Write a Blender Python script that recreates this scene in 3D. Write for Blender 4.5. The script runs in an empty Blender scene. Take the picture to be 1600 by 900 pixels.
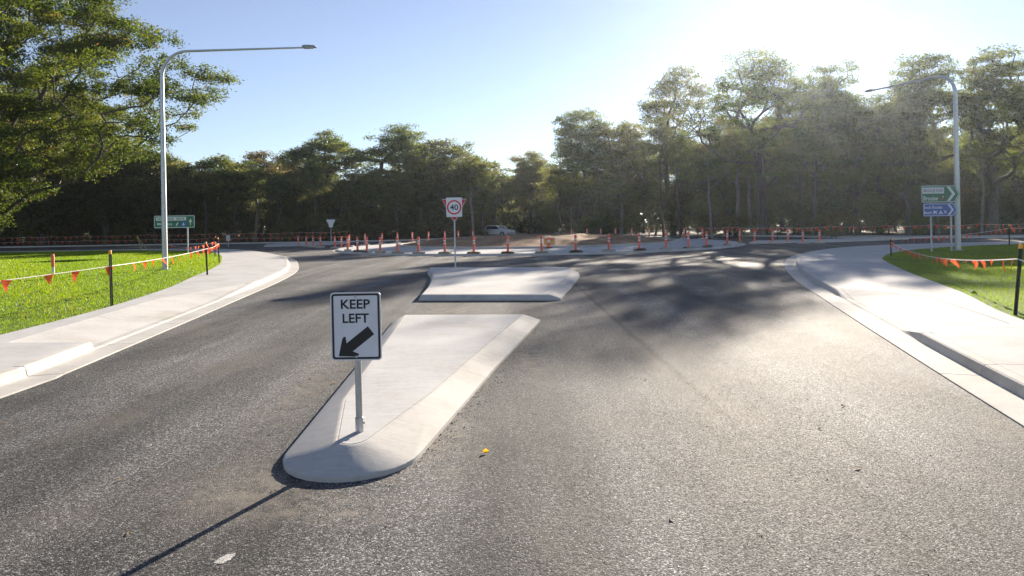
import bpy, bmesh, math, random
import numpy as np
from mathutils import Vector, Matrix
R = math.radians
sc = bpy.context.scene
col = sc.collection

# ------------------------------------------------------------------ camera
F, PX, PY, ROLL, H = 1067.0, 800.0, 346.0, R(1.0), 2.0      # photo pixels (1600 wide), metres
cd = bpy.data.cameras.new('camera'); cam = bpy.data.objects.new('camera', cd); col.objects.link(cam)
cd.sensor_width = 36.0; cd.lens = F / 1600 * 36; cd.shift_y = -(450 - PY) / 1600
cd.clip_start = 0.05; cd.clip_end = 6000
cam.matrix_world = Matrix.Translation((0, 0, H)) @ Matrix.Rotation(R(90), 4, 'X') @ Matrix.Rotation(-ROLL, 4, 'Z')
sc.camera = cam
# ------------------------------------------------------------------ sky, sun, exposure
SUN_AZ, SUN_EL = R(22.2), R(16.3)
w = bpy.data.worlds.new('World'); sc.world = w; w.use_nodes = True
nt = w.node_tree; bg = nt.nodes['Background']
sky = nt.nodes.new('ShaderNodeTexSky'); sky.sky_type = 'NISHITA'; sky.sun_disc = False
sky.sun_elevation = SUN_EL; sky.sun_rotation = SUN_AZ
sky.air_density = 1.0; sky.dust_density = 0.0; sky.ozone_density = 4.0
hsv = nt.nodes.new('ShaderNodeHueSaturation'); hsv.inputs['Saturation'].default_value = 0.74; hsv.inputs['Hue'].default_value = 0.512
nt.links.new(sky.outputs[0], hsv.inputs['Color']); nt.links.new(hsv.outputs[0], bg.inputs[0]); bg.inputs[1].default_value = 0.052
sd = bpy.data.lights.new('sun', 'SUN'); sun = bpy.data.objects.new('sun', sd); col.objects.link(sun)
sd.energy = 5.0; sd.angle = R(0.55); sd.color = (1.0, 0.885, 0.74)
sdir = Vector((math.sin(SUN_AZ) * math.cos(SUN_EL), math.cos(SUN_AZ) * math.cos(SUN_EL), math.sin(SUN_EL)))
sun.rotation_euler = sdir.to_track_quat('Z', 'Y').to_euler(); sun.location = (20, 40, 40)
vs = sc.view_settings
vs.view_transform = 'Standard'; vs.look = 'None'; vs.gamma = 1.0; vs.use_curve_mapping = False
vs.exposure = 1.6
cy = sc.cycles
cy.max_bounces = 6; cy.diffuse_bounces = 4; cy.glossy_bounces = 2; cy.transmission_bounces = 4
cy.transparent_max_bounces = 6; cy.volume_bounces = 1; cy.caustics_reflective = False; cy.caustics_refractive = False
cy.use_denoising = True; cy.sample_clamp_indirect = 4.0

# ------------------------------------------------------------------ pixel -> direction helpers
def ray(x, y):
    u = (x - PX) / F; v = (PY - y) / F
    return (u * math.cos(ROLL) + v * math.sin(ROLL), 1.0, -u * math.sin(ROLL) + v * math.cos(ROLL))
def G(x, y, z=0.0):                                  # the point at height z that a pixel looks at
    d = ray(x, y); t = (z - H) / d[2]
    return Vector((d[0] * t, t, z))
def AT(x, y, Y):                                     # the point at depth Y
    d = ray(x, y); return Vector((d[0] * Y, Y, H + d[2] * Y))

# ------------------------------------------------------------------ objects
def link(name, me, mat=None, parent=None):
    o = bpy.data.objects.new(name, me); col.objects.link(o)
    if parent is not None: o.parent = parent
    if mat is not None and me is not None and len(me.materials) == 0: me.materials.append(mat)
    return o
def tag(o, label=None, cat=None, group=None, kind=None):
    if label: o['label'] = label
    if cat: o['category'] = cat
    if group: o['group'] = group
    if kind: o['kind'] = kind
    return o
def empty(name, loc=(0, 0, 0), rz=0.0):
    o = bpy.data.objects.new(name, None); col.objects.link(o); o.location = loc
    o.rotation_euler = (0, 0, rz); o.empty_display_size = 0.2
    return o
def copy_tree(o, parent=None):
    c = o.copy(); col.objects.link(c); c.parent = parent
    for ch in [x for x in o.children]: copy_tree(ch, c)
    return c
class MB:
    def __init__(s): s.v = []; s.f = []
    def add(s, vs_, fs):
        b = len(s.v); s.v += [tuple(p) for p in vs_]; s.f += [tuple(b + i for i in f) for f in fs]; return s
    def box(s, lo, hi):
        x0, y0, z0 = lo; x1, y1, z1 = hi
        return s.add([(x0,y0,z0),(x1,y0,z0),(x1,y1,z0),(x0,y1,z0),(x0,y0,z1),(x1,y0,z1),(x1,y1,z1),(x0,y1,z1)],
                     [(3,2,1,0),(4,5,6,7),(0,1,5,4),(1,2,6,5),(2,3,7,6),(3,0,4,7)])
    def prism(s, poly, d0, d1, axis='y'):            # poly in (x,z), extruded along y ; or (x,y) along z ; or (y,z) along x
        n = len(poly)
        mk = {'y': lambda a, b, d: (a, d, b), 'z': lambda a, b, d: (a, b, d), 'x': lambda a, b, d: (d, a, b)}[axis]
        vv = [mk(a, b, d0) for a, b in poly] + [mk(a, b, d1) for a, b in poly]
        ff = [tuple(range(n)), tuple(range(2 * n - 1, n - 1, -1))]
        ff += [(i, i + n, (i + 1) % n + n, (i + 1) % n) for i in range(n)]
        return s.add(vv, ff)
    def tube(s, path, rad, n=10, cap=True):
        path = [Vector(p) for p in path]
        if not hasattr(rad, '__len__'): rad = [rad] * len(path)
        rings = []; ref = None
        for i, p in enumerate(path):
            t = (path[min(i + 1, len(path) - 1)] - path[max(i - 1, 0)]).normalized()
            if ref is None:
                ref = t.orthogonal().normalized()
            ref = (ref - t * ref.dot(t)).normalized(); b = t.cross(ref)
            rings.append([p + (ref * math.cos(2 * math.pi * k / n) + b * math.sin(2 * math.pi * k / n)) * rad[i] for k in range(n)])
        vv = [q for r_ in rings for q in r_]; ff = []
        for i in range(len(path) - 1):
            for k in range(n):
                a = i * n + k; b2 = i * n + (k + 1) % n
                ff.append((a, b2, b2 + n, a + n))
        if cap: ff += [tuple(range(n - 1, -1, -1)), tuple(range((len(path) - 1) * n, len(path) * n))]
        return s.add(vv, ff)
    def mesh(s, name, smooth=False):
        me = bpy.data.meshes.new(name); me.from_pydata(s.v, [], s.f)
        bm = bmesh.new(); bm.from_mesh(me); bmesh.ops.recalc_face_normals(bm, faces=bm.faces); bm.to_mesh(me); bm.free()
        if smooth:
            me.shade_smooth()
            me.set_sharp_from_angle(angle=R(40))
        return me
    def build(s, name, mat=None, parent=None, smooth=False):
        return link(name, s.mesh(name, smooth), mat, parent)
def np_mesh(name, V, Fq, attr=None, smooth=False):
    V = np.asarray(V, np.float32); Fq = np.asarray(Fq, np.int32); k = Fq.shape[1]
    me = bpy.data.meshes.new(name); me.vertices.add(len(V)); me.vertices.foreach_set('co', V.ravel())
    me.loops.add(Fq.size); me.loops.foreach_set('vertex_index', Fq.ravel())
    me.polygons.add(len(Fq)); me.polygons.foreach_set('loop_start', np.arange(0, Fq.size, k, dtype=np.int32))
    me.polygons.foreach_set('loop_total', np.full(len(Fq), k, np.int32))
    if smooth: me.polygons.foreach_set('use_smooth', np.ones(len(Fq), bool))
    me.update(calc_edges=True)
    if attr is not None:
        a = me.attributes.new('tint', 'FLOAT', 'POINT'); a.data.foreach_set('value', np.asarray(attr, np.float32))
    return me

# ------------------------------------------------------------------ materials
def new_mat(name):
    m = bpy.data.materials.new(name); m.use_nodes = True
    return m, m.node_tree, m.node_tree.nodes, m.node_tree.links
def N(nt_, typ, **kw):
    n = nt_.nodes.new(typ)
    for k, v in kw.items():
        if k in n.inputs.keys() if isinstance(k, str) else False: n.inputs[k].default_value = v
        else: setattr(n, k, v)
    return n
def noise(nt_, vec, scale, detail=4, rough=0.6):
    n = nt_.nodes.new('ShaderNodeTexNoise'); n.inputs['Scale'].default_value = scale
    n.inputs['Detail'].default_value = detail; n.inputs['Roughness'].default_value = rough
    if vec is not None: nt_.links.new(vec, n.inputs['Vector'])
    return n.outputs['Fac']
def ramp(nt_, fac, stops):
    r_ = nt_.nodes.new('ShaderNodeValToRGB'); el = r_.color_ramp.elements
    while len(el) < len(stops): el.new(0.5)
    for e, (p, c) in zip(el, stops):
        e.position = p; e.color = (c, c, c, 1) if not hasattr(c, '__len__') else (*c, 1)
    nt_.links.new(fac, r_.inputs[0]); return r_.outputs[0]
def mix(nt_, fac, a, b, mode='MIX'):
    m = nt_.nodes.new('ShaderNodeMix'); m.data_type = 'RGBA'; m.blend_type = mode
    for sock, v in ((m.inputs[0], fac), (m.inputs[6], a), (m.inputs[7], b)):
        if isinstance(v, bpy.types.NodeSocket): nt_.links.new(v, sock)
        elif hasattr(v, '__len__'): sock.default_value = (*v[:3], 1)
        else: sock.default_value = v
    return m.outputs[2]
def math_(nt_, op, a, b=None, c=None, clamp=False):
    m = nt_.nodes.new('ShaderNodeMath'); m.operation = op; m.use_clamp = clamp
    for s_, v in zip(m.inputs, (a, b, c)):
        if v is None: continue
        if isinstance(v, bpy.types.NodeSocket): nt_.links.new(v, s_)
        else: s_.default_value = v
    return m.outputs[0]
def bump(nt_, h, strength, dist):
    b = nt_.nodes.new('ShaderNodeBump'); b.inputs['Strength'].default_value = strength; b.inputs['Distance'].default_value = dist
    nt_.links.new(h, b.inputs['Height']); return b.outputs[0]
def objco(nt_): return nt_.nodes.new('ShaderNodeTexCoord').outputs['Object']
def mapping(nt_, v, scale=(1, 1, 1), rot=(0, 0, 0)):
    m = nt_.nodes.new('ShaderNodeMapping'); m.inputs['Scale'].default_value = scale; m.inputs['Rotation'].default_value = rot
    nt_.links.new(v, m.inputs['Vector']); return m.outputs[0]
def setp(p, nt_, **kw):
    for k, v in kw.items():
        s_ = p.inputs[k.replace('_', ' ')]
        if isinstance(v, bpy.types.NodeSocket): nt_.links.new(v, s_)
        elif hasattr(v, '__len__'): s_.default_value = (*v, 1) if len(v) == 3 else v
        else: s_.default_value = v
def plain(name, c, rough=0.5, metal=0.0, var=0.12, vscale=6.0, bmp=0.0, bscale=60, spec=0.5):
    m, t, n, l = new_mat(name); p = n['Principled BSDF']; v = objco(t)
    f = noise(t, v, vscale, 5)
    dark = tuple(x * (1 - var) for x in c); lite = tuple(min(1, x * (1 + var)) for x in c)
    cc = ramp(t, f, [(0.3, dark), (0.7, lite)])
    setp(p, t, Base_Color=cc, Roughness=rough, Metallic=metal, Specular_IOR_Level=spec)
    if bmp: setp(p, t, Normal=bump(t, noise(t, v, bscale, 3), bmp, 0.01))
    return m
def mat_asphalt():
    m, t, n, l = new_mat('asphalt'); p = n['Principled BSDF']; v = objco(t)
    vo = t.nodes.new('ShaderNodeTexVoronoi'); vo.inputs['Scale'].default_value = 105; l.new(v, vo.inputs['Vector'])
    sp = t.nodes.new('ShaderNodeSeparateColor'); l.new(vo.outputs['Color'], sp.inputs[0])
    stone = ramp(t, sp.outputs[0], [(0.0, (0.018, 0.018, 0.019)), (0.45, (0.060, 0.060, 0.060)), (0.8, (0.125, 0.123, 0.120)), (1.0, (0.33, 0.325, 0.31))])
    big = noise(t, v, 0.35, 5, 0.6)
    st = noise(t, mapping(t, v, (1.6, 0.10, 1), (0, 0, R(-14))), 1.0, 4)
    tone = ramp(t, math_(t, 'ADD', math_(t, 'MULTIPLY', big, 0.5), math_(t, 'MULTIPLY', st, 0.5)), [(0.38, 0.60), (0.50, 1.0), (0.62, 1.45)])
    c = mix(t, 1.0, stone, tone, 'MULTIPLY')
    grit = ramp(t, noise(t, v, 34, 5, 0.75), [(0.36, 0.45), (0.5, 1.0), (0.66, 1.8)])
    c = mix(t, 1.0, c, grit, 'MULTIPLY')
    # darker binder-rich patches and wheel tracks curving with the lane
    patch = ramp(t, noise(t, mapping(t, v, (1, 0.35, 1), (0, 0, R(8))), 0.55, 6, 0.7), [(0.30, 0.62), (0.52, 1.0)])
    c = mix(t, 1.0, c, patch, 'MULTIPLY')
    wv = t.nodes.new('ShaderNodeTexWave'); wv.inputs['Scale'].default_value = 0.16; wv.inputs['Distortion'].default_value = 2.2; wv.inputs['Detail'].default_value = 3; wv.inputs['Detail Scale'].default_value = 0.5
    l.new(mapping(t, v, (1, 0.14, 1), (0, 0, R(6))), wv.inputs['Vector'])
    c = mix(t, 1.0, c, ramp(t, wv.outputs['Fac'], [(0.2, 0.82), (0.8, 1.2)]), 'MULTIPLY')
    # pale dust and smeared mud, with a shape of its own
    dustn = noise(t, mapping(t, v, (1, 0.45, 1), (0, 0, R(10))), 0.9, 7, 0.68)
    dust = ramp(t, dustn, [(0.50, 0.0), (0.72, 0.65)])
    c = mix(t, dust, c, (0.150, 0.130, 0.106))
    # pale dust trodden round the island nose and beside its edges
    for (dx_, dy_), rx, ry in (((690, 690), 0.55, 1.5), ((400, 765), 0.9, 0.7), ((520, 800), 0.8, 0.35), ((470, 610), 0.5, 2.2), ((700, 485), 1.2, 1.0), ((830, 560), 0.4, 1.8)):
        c0_ = G(dx_, dy_); mp = t.nodes.new('ShaderNodeMapping'); mp.vector_type = 'TEXTURE'
        mp.inputs['Location'].default_value = (c0_.x, c0_.y, 0); mp.inputs['Scale'].default_value = (rx, ry, 1); l.new(v, mp.inputs['Vector'])
        ln = t.nodes.new('ShaderNodeVectorMath'); ln.operation = 'LENGTH'; l.new(mp.outputs[0], ln.inputs[0])
        fall = ramp(t, ln.outputs['Value'], [(0.1, 1.0), (1.0, 0.0)])
        nz_ = ramp(t, noise(t, v, 4.5, 7, 0.72), [(0.42, 0.0), (0.66, 0.75)])
        c = mix(t, math_(t, 'MULTIPLY', fall, nz_), c, (0.27, 0.235, 0.19))
    # paving joint of the two asphalt runs
    sx = t.nodes.new('ShaderNodeSeparateXYZ'); l.new(v, sx.inputs[0])
    A_, B_ = G(905, 450), G(1240, 745); d = (B_ - A_).normalized(); nx, ny = -d.y, d.x
    off = -(A_.x * nx + A_.y * ny)
    wob = math_(t, 'MULTIPLY', math_(t, 'SUBTRACT', noise(t, v, 1.2, 3), 0.5), 0.10)
    dist = math_(t, 'ADD', math_(t, 'ADD', math_(t, 'MULTIPLY', sx.outputs[0], nx), math_(t, 'MULTIPLY', sx.outputs[1], ny)), off)
    dist = math_(t, 'ABSOLUTE', math_(t, 'ADD', dist, wob))
    seam = ramp(t, dist, [(0.0, 0.95), (0.07, 0.0)])
    near = math_(t, 'MULTIPLY', math_(t, 'LESS_THAN', sx.outputs[1], 24.0), math_(t, 'MULTIPLY', math_(t, 'SUBTRACT', sx.outputs[1], 4.9), 0.45, clamp=True))
    seam = math_(t, 'MULTIPLY', seam, near)
    band = math_(t, 'MULTIPLY', ramp(t, dist, [(0.05, 0.0), (0.10, 0.45), (0.38, 0.0)]), near)
    c = mix(t, math_(t, 'MULTIPLY', band, noise(t, v, 5, 4)), c, (0.21, 0.19, 0.165))
    c = mix(t, math_(t, 'MULTIPLY', seam, 0.65), c, (0.016, 0.015, 0.015))
    h = math_(t, 'ADD', math_(t, 'MULTIPLY', vo.outputs['Distance'], -1.0), math_(t, 'MULTIPLY', noise(t, v, 160, 2), 0.5))
    h = math_(t, 'SUBTRACT', h, math_(t, 'MULTIPLY', seam, 0.5))
    h2 = noise(t, v, 2.2, 3)
    b1 = t.nodes.new('ShaderNodeBump'); b1.inputs['Strength'].default_value = 0.10; b1.inputs['Distance'].default_value = 0.05; l.new(h2, b1.inputs['Height'])
    b2 = t.nodes.new('ShaderNodeBump'); b2.inputs['Strength'].default_value = 0.38; b2.inputs['Distance'].default_value = 0.008; l.new(h, b2.inputs['Height']); l.new(b1.outputs[0], b2.inputs['Normal'])
    rough = ramp(t, sp.outputs[1], [(0.0, 0.74), (1.0, 0.98)])
    setp(p, t, Base_Color=c, Roughness=rough, Normal=b2.outputs[0], Specular_IOR_Level=0.22)
    return m
def mat_concrete(name, c=(0.47, 0.45, 0.42), broom=(0.02, 1.0), spots=0.5):
    m, t, n, l = new_mat(name); p = n['Principled BSDF']; v = objco(t)
    f1 = noise(t, v, 0.9, 6, 0.65); f2 = noise(t, v, 14, 4); f3 = noise(t, mapping(t, v, (1.0, 9.0, 1)), 3.0, 5)
    k = math_(t, 'ADD', math_(t, 'MULTIPLY', f1, 0.5), math_(t, 'ADD', math_(t, 'MULTIPLY', f2, 0.2), math_(t, 'MULTIPLY', f3, 0.3)))
    cc = ramp(t, k, [(0.32, tuple(x * 0.74 for x in c)), (0.5, c), (0.66, tuple(x * 1.14 for x in c))])
    spot = ramp(t, noise(t, v, 55, 2), [(0.66, 0.0), (0.74, spots)])
    cc = mix(t, spot, cc, tuple(x * 0.6 for x in c))
    stain = ramp(t, noise(t, v, 0.55, 7, 0.72), [(0.52, 0.0), (0.7, 0.45)])
    scuff = ramp(t, noise(t, mapping(t, v, (0.7, 5, 1), (0, 0, R(35))), 2.2, 6, 0.7), [(0.60, 0.0), (0.72, 0.35)])
    cc = mix(t, scuff, cc, tuple(x * 0.55 for x in c))
    cc = mix(t, stain, cc, (0.34, 0.29, 0.23))
    hb = math_(t, 'ADD', noise(t, mapping(t, v, (6, 120, 1)), 1.0, 3), noise(t, v, 90, 3))
    setp(p, t, Base_Color=cc, Roughness=0.9, Normal=bump(t, hb, 0.35, 0.006), Specular_IOR_Level=0.12)
    return m
def mat_leaf(name, dark, mid, lite, trans=0.52, dead=(0.16, 0.10, 0.045), gloss=0.07):
    m, t, n, l = new_mat(name); n.remove(n['Principled BSDF']); out = n['Material Output']
    a = t.nodes.new('ShaderNodeAttribute'); a.attribute_name = 'tint'
    oi = t.nodes.new('ShaderNodeObjectInfo')
    f = math_(t, 'ADD', a.outputs['Fac'], math_(t, 'MULTIPLY', math_(t, 'SUBTRACT', oi.outputs['Random'], 0.5), 0.22))
    c = ramp(t, f, [(0.0, dark), (0.45, mid), (0.84, lite), (1.0, dead)])
    d = t.nodes.new('ShaderNodeBsdfDiffuse'); tr = t.nodes.new('ShaderNodeBsdfTranslucent'); g = t.nodes.new('ShaderNodeBsdfGlossy')
    g.inputs['Roughness'].default_value = 0.5; g.inputs['Color'].default_value = (0.9, 0.95, 1.0, 1)
    l.new(c, d.inputs[0])
    hs = t.nodes.new('ShaderNodeHueSaturation'); hs.inputs['Saturation'].default_value = 1.15; hs.inputs['Value'].default_value = 1.85; hs.inputs['Hue'].default_value = 0.485
    l.new(c, hs.inputs['Color']); l.new(hs.outputs[0], tr.inputs[0])
    m1 = t.nodes.new('ShaderNodeMixShader'); m1.inputs[0].default_value = trans; l.new(d.outputs[0], m1.inputs[1]); l.new(tr.outputs[0], m1.inputs[2])
    fr = t.nodes.new('ShaderNodeFresnel'); fr.inputs[0].default_value = 1.42
    m2 = t.nodes.new('ShaderNodeMixShader'); l.new(math_(t, 'MULTIPLY', fr.outputs[0], gloss), m2.inputs[0]); l.new(m1.outputs[0], m2.inputs[1]); l.new(g.outputs[0], m2.inputs[2])
    l.new(m2.outputs[0], out.inputs[0])
    return m
def mat_bark(name, a, b):
    m, t, n, l = new_mat(name); p = n['Principled BSDF']; v = objco(t)
    f = noise(t, mapping(t, v, (3, 3, 0.6)), 2.0, 6, 0.65)
    setp(p, t, Base_Color=ramp(t, f, [(0.35, a), (0.65, b)]), Roughness=0.85, Normal=bump(t, noise(t, mapping(t, v, (8, 8, 1)), 3, 4), 0.6, 0.05))
    return m
def mat_lawn():
    m, t, n, l = new_mat('lawn_soil'); p = n['Principled BSDF']; v = objco(t)
    f = math_(t, 'ADD', math_(t, 'MULTIPLY', noise(t, v, 1.1, 6, 0.7), 0.6), math_(t, 'MULTIPLY', noise(t, v, 24, 4), 0.4))
    c = ramp(t, f, [(0.30, (0.05, 0.08, 0.010)), (0.5, (0.10, 0.165, 0.012)), (0.66, (0.17, 0.25, 0.02))])
    dry = ramp(t, noise(t, v, 0.22, 4), [(0.60, 0.0), (0.72, 0.6)])
    c = mix(t, dry, c, (0.22, 0.19, 0.06))
    setp(p, t, Base_Color=c, Roughness=0.9, Normal=bump(t, noise(t, v, 45, 4), 0.8, 0.05), Specular_IOR_Level=0.2)
    return m
def mat_dirt(name, a, b, c3, scale=0.8):
    m, t, n, l = new_mat(name); p = n['Principled BSDF']; v = objco(t)
    f = math_(t, 'ADD', math_(t, 'MULTIPLY', noise(t, v, scale, 7, 0.7), 0.7), math_(t, 'MULTIPLY', noise(t, v, 9, 4), 0.3))
    setp(p, t, Base_Color=ramp(t, f, [(0.34, a), (0.5, b), (0.66, c3)]), Roughness=0.92,
         Normal=bump(t, noise(t, v, 6, 6, 0.7), 0.8, 0.15), Specular_IOR_Level=0.2)
    return m
M = {}
M['asphalt'] = mat_asphalt()
M['path'] = mat_concrete('path_concrete', (0.48, 0.475, 0.46))
M['kerb'] = mat_concrete('kerb_concrete', (0.52, 0.50, 0.46), spots=0.35)
M['ramp'] = mat_concrete('ramp_concrete', (0.53, 0.515, 0.485), spots=0.35)
M['island'] = mat_concrete('island_concrete', (0.50, 0.495, 0.48), spots=0.4)
M['lawn'] = mat_lawn()
M['litter'] = mat_dirt('leaf_litter', (0.030, 0.024, 0.016), (0.062, 0.050, 0.034), (0.11, 0.090, 0.060), 0.5)
M['dirt'] = mat_dirt('bare_earth', (0.13, 0.075, 0.042), (0.27, 0.165, 0.095), (0.42, 0.29, 0.18), 0.5)
M['galv'] = plain('galvanised_steel', (0.52, 0.53, 0.54), 0.42, 0.85, 0.16, 9, 0.1, 40)
M['alu'] = plain('sign_back_aluminium', (0.55, 0.56, 0.58), 0.5, 0.7, 0.08)
M['lamp_grey'] = plain('lamp_housing_grey', (0.28, 0.29, 0.30), 0.5, 0.3, 0.1)
M['lens'] = plain('lamp_lens', (0.75, 0.76, 0.76), 0.2, 0, 0.03)
M['white'] = plain('sign_white', (0.74, 0.75, 0.78), 0.38, 0, 0.05, 9)
M['black'] = plain('sign_black', (0.012, 0.012, 0.014), 0.4, 0, 0.1)
M['red'] = plain('sign_red', (0.66, 0.022, 0.03), 0.4, 0, 0.08)
M['green'] = plain('sign_green', (0.006, 0.145, 0.072), 0.4, 0, 0.08)
M['blue'] = plain('sign_blue', (0.012, 0.09, 0.42), 0.4, 0, 0.08)
M['brown'] = plain('sign_brown', (0.10, 0.035, 0.018), 0.4, 0, 0.08)
M['yellow'] = plain('sign_yellow', (0.72, 0.44, 0.04), 0.45, 0, 0.08)
M['picket'] = plain('black_steel', (0.014, 0.014, 0.016), 0.45, 0.2, 0.2)
M['cap'] = plain('cap_plastic', (0.85, 0.36, 0.03), 0.5, 0, 0.06)
M['orange'] = plain('orange_plastic', (1.0, 0.17, 0.09), 0.5, 0, 0.1)
M['reflect'] = plain('reflective_band', (0.80, 0.80, 0.80), 0.3, 0, 0.04)
M['rubber'] = plain('base_block_grey', (0.48, 0.45, 0.37), 0.85, 0, 0.25, 12, 0.3, 50)
M['cord'] = plain('white_cord', (0.72, 0.70, 0.64), 0.7, 0, 0.1)
M['timber'] = plain('raw_timber', (0.42, 0.30, 0.18), 0.75, 0, 0.2)
M['car_white'] = plain('car_paint_white', (0.72, 0.73, 0.75), 0.25, 0, 0.02)
M['car_blue'] = plain('car_paint_teal', (0.06, 0.13, 0.16), 0.25, 0.2, 0.04)
M['glass'] = plain('dark_glass', (0.02, 0.035, 0.06), 0.06, 0, 0.05, spec=0.9)
M['tyre'] = plain('tyre_rubber', (0.015, 0.015, 0.015), 0.8, 0, 0.1)
M['headlight'] = plain('headlight_glass', (0.8, 0.8, 0.8), 0.1, 0, 0.02)
def mat_thin(name, a, b):
    m, t, n, l = new_mat(name); n.remove(n['Principled BSDF'])
    d = t.nodes.new('ShaderNodeBsdfDiffuse'); tr = t.nodes.new('ShaderNodeBsdfTranslucent'); c = ramp(t, noise(t, objco(t), 40, 3), [(0.35, a), (0.7, b)])
    l.new(c, d.inputs[0]); l.new(c, tr.inputs[0]); mx = t.nodes.new('ShaderNodeMixShader'); l.new(d.outputs[0], mx.inputs[1]); l.new(tr.outputs[0], mx.inputs[2]); l.new(mx.outputs[0], n['Material Output'].inputs[0])
    return m
M['leaf_y'] = mat_thin('yellow_leaf', (0.85, 0.42, 0.02), (0.95, 0.58, 0.03))
M['gravel'] = plain('gravel_stone', (0.24, 0.215, 0.18), 0.85, 0, 0.45, 25)
M['paint'] = plain('spilled_white_paint', (0.42, 0.41, 0.38), 0.8, 0, 0.5, 40, 0.4, 80)
def mat_flag():
    m, t, n, l = new_mat('flag_film'); n.remove(n['Principled BSDF'])
    d = t.nodes.new('ShaderNodeBsdfDiffuse'); tr = t.nodes.new('ShaderNodeBsdfTranslucent')
    c = ramp(t, noise(t, objco(t), 9, 3), [(0.35, (0.78, 0.10, 0.035)), (0.7, (0.95, 0.18, 0.07))])
    l.new(c, d.inputs[0]); l.new(c, tr.inputs[0])
    mx = t.nodes.new('ShaderNodeMixShader'); mx.inputs[0].default_value = 0.5
    l.new(d.outputs[0], mx.inputs[1]); l.new(tr.outputs[0], mx.inputs[2]); l.new(mx.outputs[0], n['Material Output'].inputs[0])
    return m
M['flag'] = mat_flag()
M['grass'] = mat_leaf('grass_blade', (0.085, 0.160, 0.010), (0.125, 0.215, 0.012), (0.170, 0.250, 0.020), 0.55, (0.26, 0.22, 0.07), 0.06)
M['leafA'] = mat_leaf('leaf_deep_green', (0.036, 0.056, 0.020), (0.086, 0.116, 0.036), (0.165, 0.190, 0.058))
M['leafB'] = mat_leaf('leaf_olive', (0.048, 0.060, 0.023), (0.110, 0.124, 0.042), (0.195, 0.198, 0.070))
M['leafC'] = mat_leaf('leaf_bright_green', (0.024, 0.042, 0.010), (0.058, 0.088, 0.019), (0.125, 0.152, 0.034), 0.43, gloss=0.03)
M['leafD'] = mat_leaf('leaf_brown_olive', (0.045, 0.043, 0.018), (0.090, 0.080, 0.030), (0.15, 0.125, 0.045))
M['leafS'] = mat_leaf('leaf_understorey', (0.040, 0.050, 0.022), (0.085, 0.096, 0.042), (0.150, 0.152, 0.066), 0.3)
M['bark'] = mat_bark('bark_grey_brown', (0.055, 0.045, 0.036), (0.14, 0.12, 0.10))
M['bark2'] = mat_bark('bark_pale', (0.16, 0.14, 0.12), (0.34, 0.31, 0.27))

# ------------------------------------------------------------------ polyline tools
def catmull(pts, step=0.6):
    P = [Vector(p) for p in pts]; out = []
    for i in range(len(P) - 1):
        p0, p1, p2, p3 = P[max(i - 1, 0)], P[i], P[i + 1], P[min(i + 2, len(P) - 1)]
        n = max(1, int((p2 - p1).length / step))
        n = min(n, 24)
        for k in range(n):
            t = k / n
            out.append(0.5 * ((2 * p1) + (p2 - p0) * t + (2 * p0 - 5 * p1 + 4 * p2 - p3) * t * t + (3 * p1 - p0 - 3 * p2 + p3) * t ** 3))
    out.append(P[-1]); return out
def arclen(L):
    s = [0.0]
    for a, b in zip(L, L[1:]): s.append(s[-1] + (b - a).length)
    return s
def offset(L, d, closed=False):                     # to the left of the direction of travel
    out = []; n = len(L)
    for i in range(n):
        a = L[(i - 1) % n] if closed else L[max(i - 1, 0)]; b = L[(i + 1) % n] if closed else L[min(i + 1, n - 1)]
        t = (b - a).normalized(); out.append(L[i] + Vector((-t.y, t.x)) * d)
    return out
def poly_sheet(name, L, z, mat, kind='structure', skirt=0.0):
    from mathutils.geometry import tessellate_polygon
    P = [Vector((p[0], p[1], z)) for p in L]
    tr = tessellate_polygon([P]); mb = MB(); mb.add(P, tr)
    if skirt:
        n = len(P); Q = [Vector((p.x, p.y, z - skirt)) for p in P]
        mb.add(P + Q, [(i, (i + 1) % n, n + (i + 1) % n, n + i) for i in range(n)])
    me = bpy.data.meshes.new(name); me.from_pydata(mb.v, [], mb.f)
    bm = bmesh.new(); bm.from_mesh(me); bmesh.ops.remove_doubles(bm, verts=bm.verts, dist=1e-5)
    bmesh.ops.recalc_face_normals(bm, faces=bm.faces)
    up = [f for f in bm.faces if abs(f.normal.z) > 0.5]
    if up and sum(f.normal.z for f in up) < 0: bmesh.ops.reverse_faces(bm, faces=bm.faces)
    bm.to_mesh(me); bm.free()
    o = link(name, me, mat)
    if kind: o['kind'] = kind
    return o
def V2(*p): return [Vector(q) for q in p]

# ------------------------------------------------------------------ ground and road
g = MB().add([(-3000, -800, -0.06), (3000, -800, -0.06), (3000, 3500, -0.06), (-3000, 3500, -0.06)], [(0, 1, 2, 3)]).build('ground', M['litter'])
tag(g, 'dark forest floor stretching away under the trees', 'ground', kind='structure')
rd = MB(); xs = np.linspace(-160, 160, 41); ys = np.linspace(-30, 170, 26)
rd.add([(x, y, 0) for y in ys for x in xs], [(j * 41 + i, j * 41 + i + 1, (j + 1) * 41 + i + 1, (j + 1) * 41 + i) for j in range(25) for i in range(40)])
tag(rd.build('road', M['asphalt']), 'new dark asphalt road running into the roundabout', 'road', kind='structure')

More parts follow.
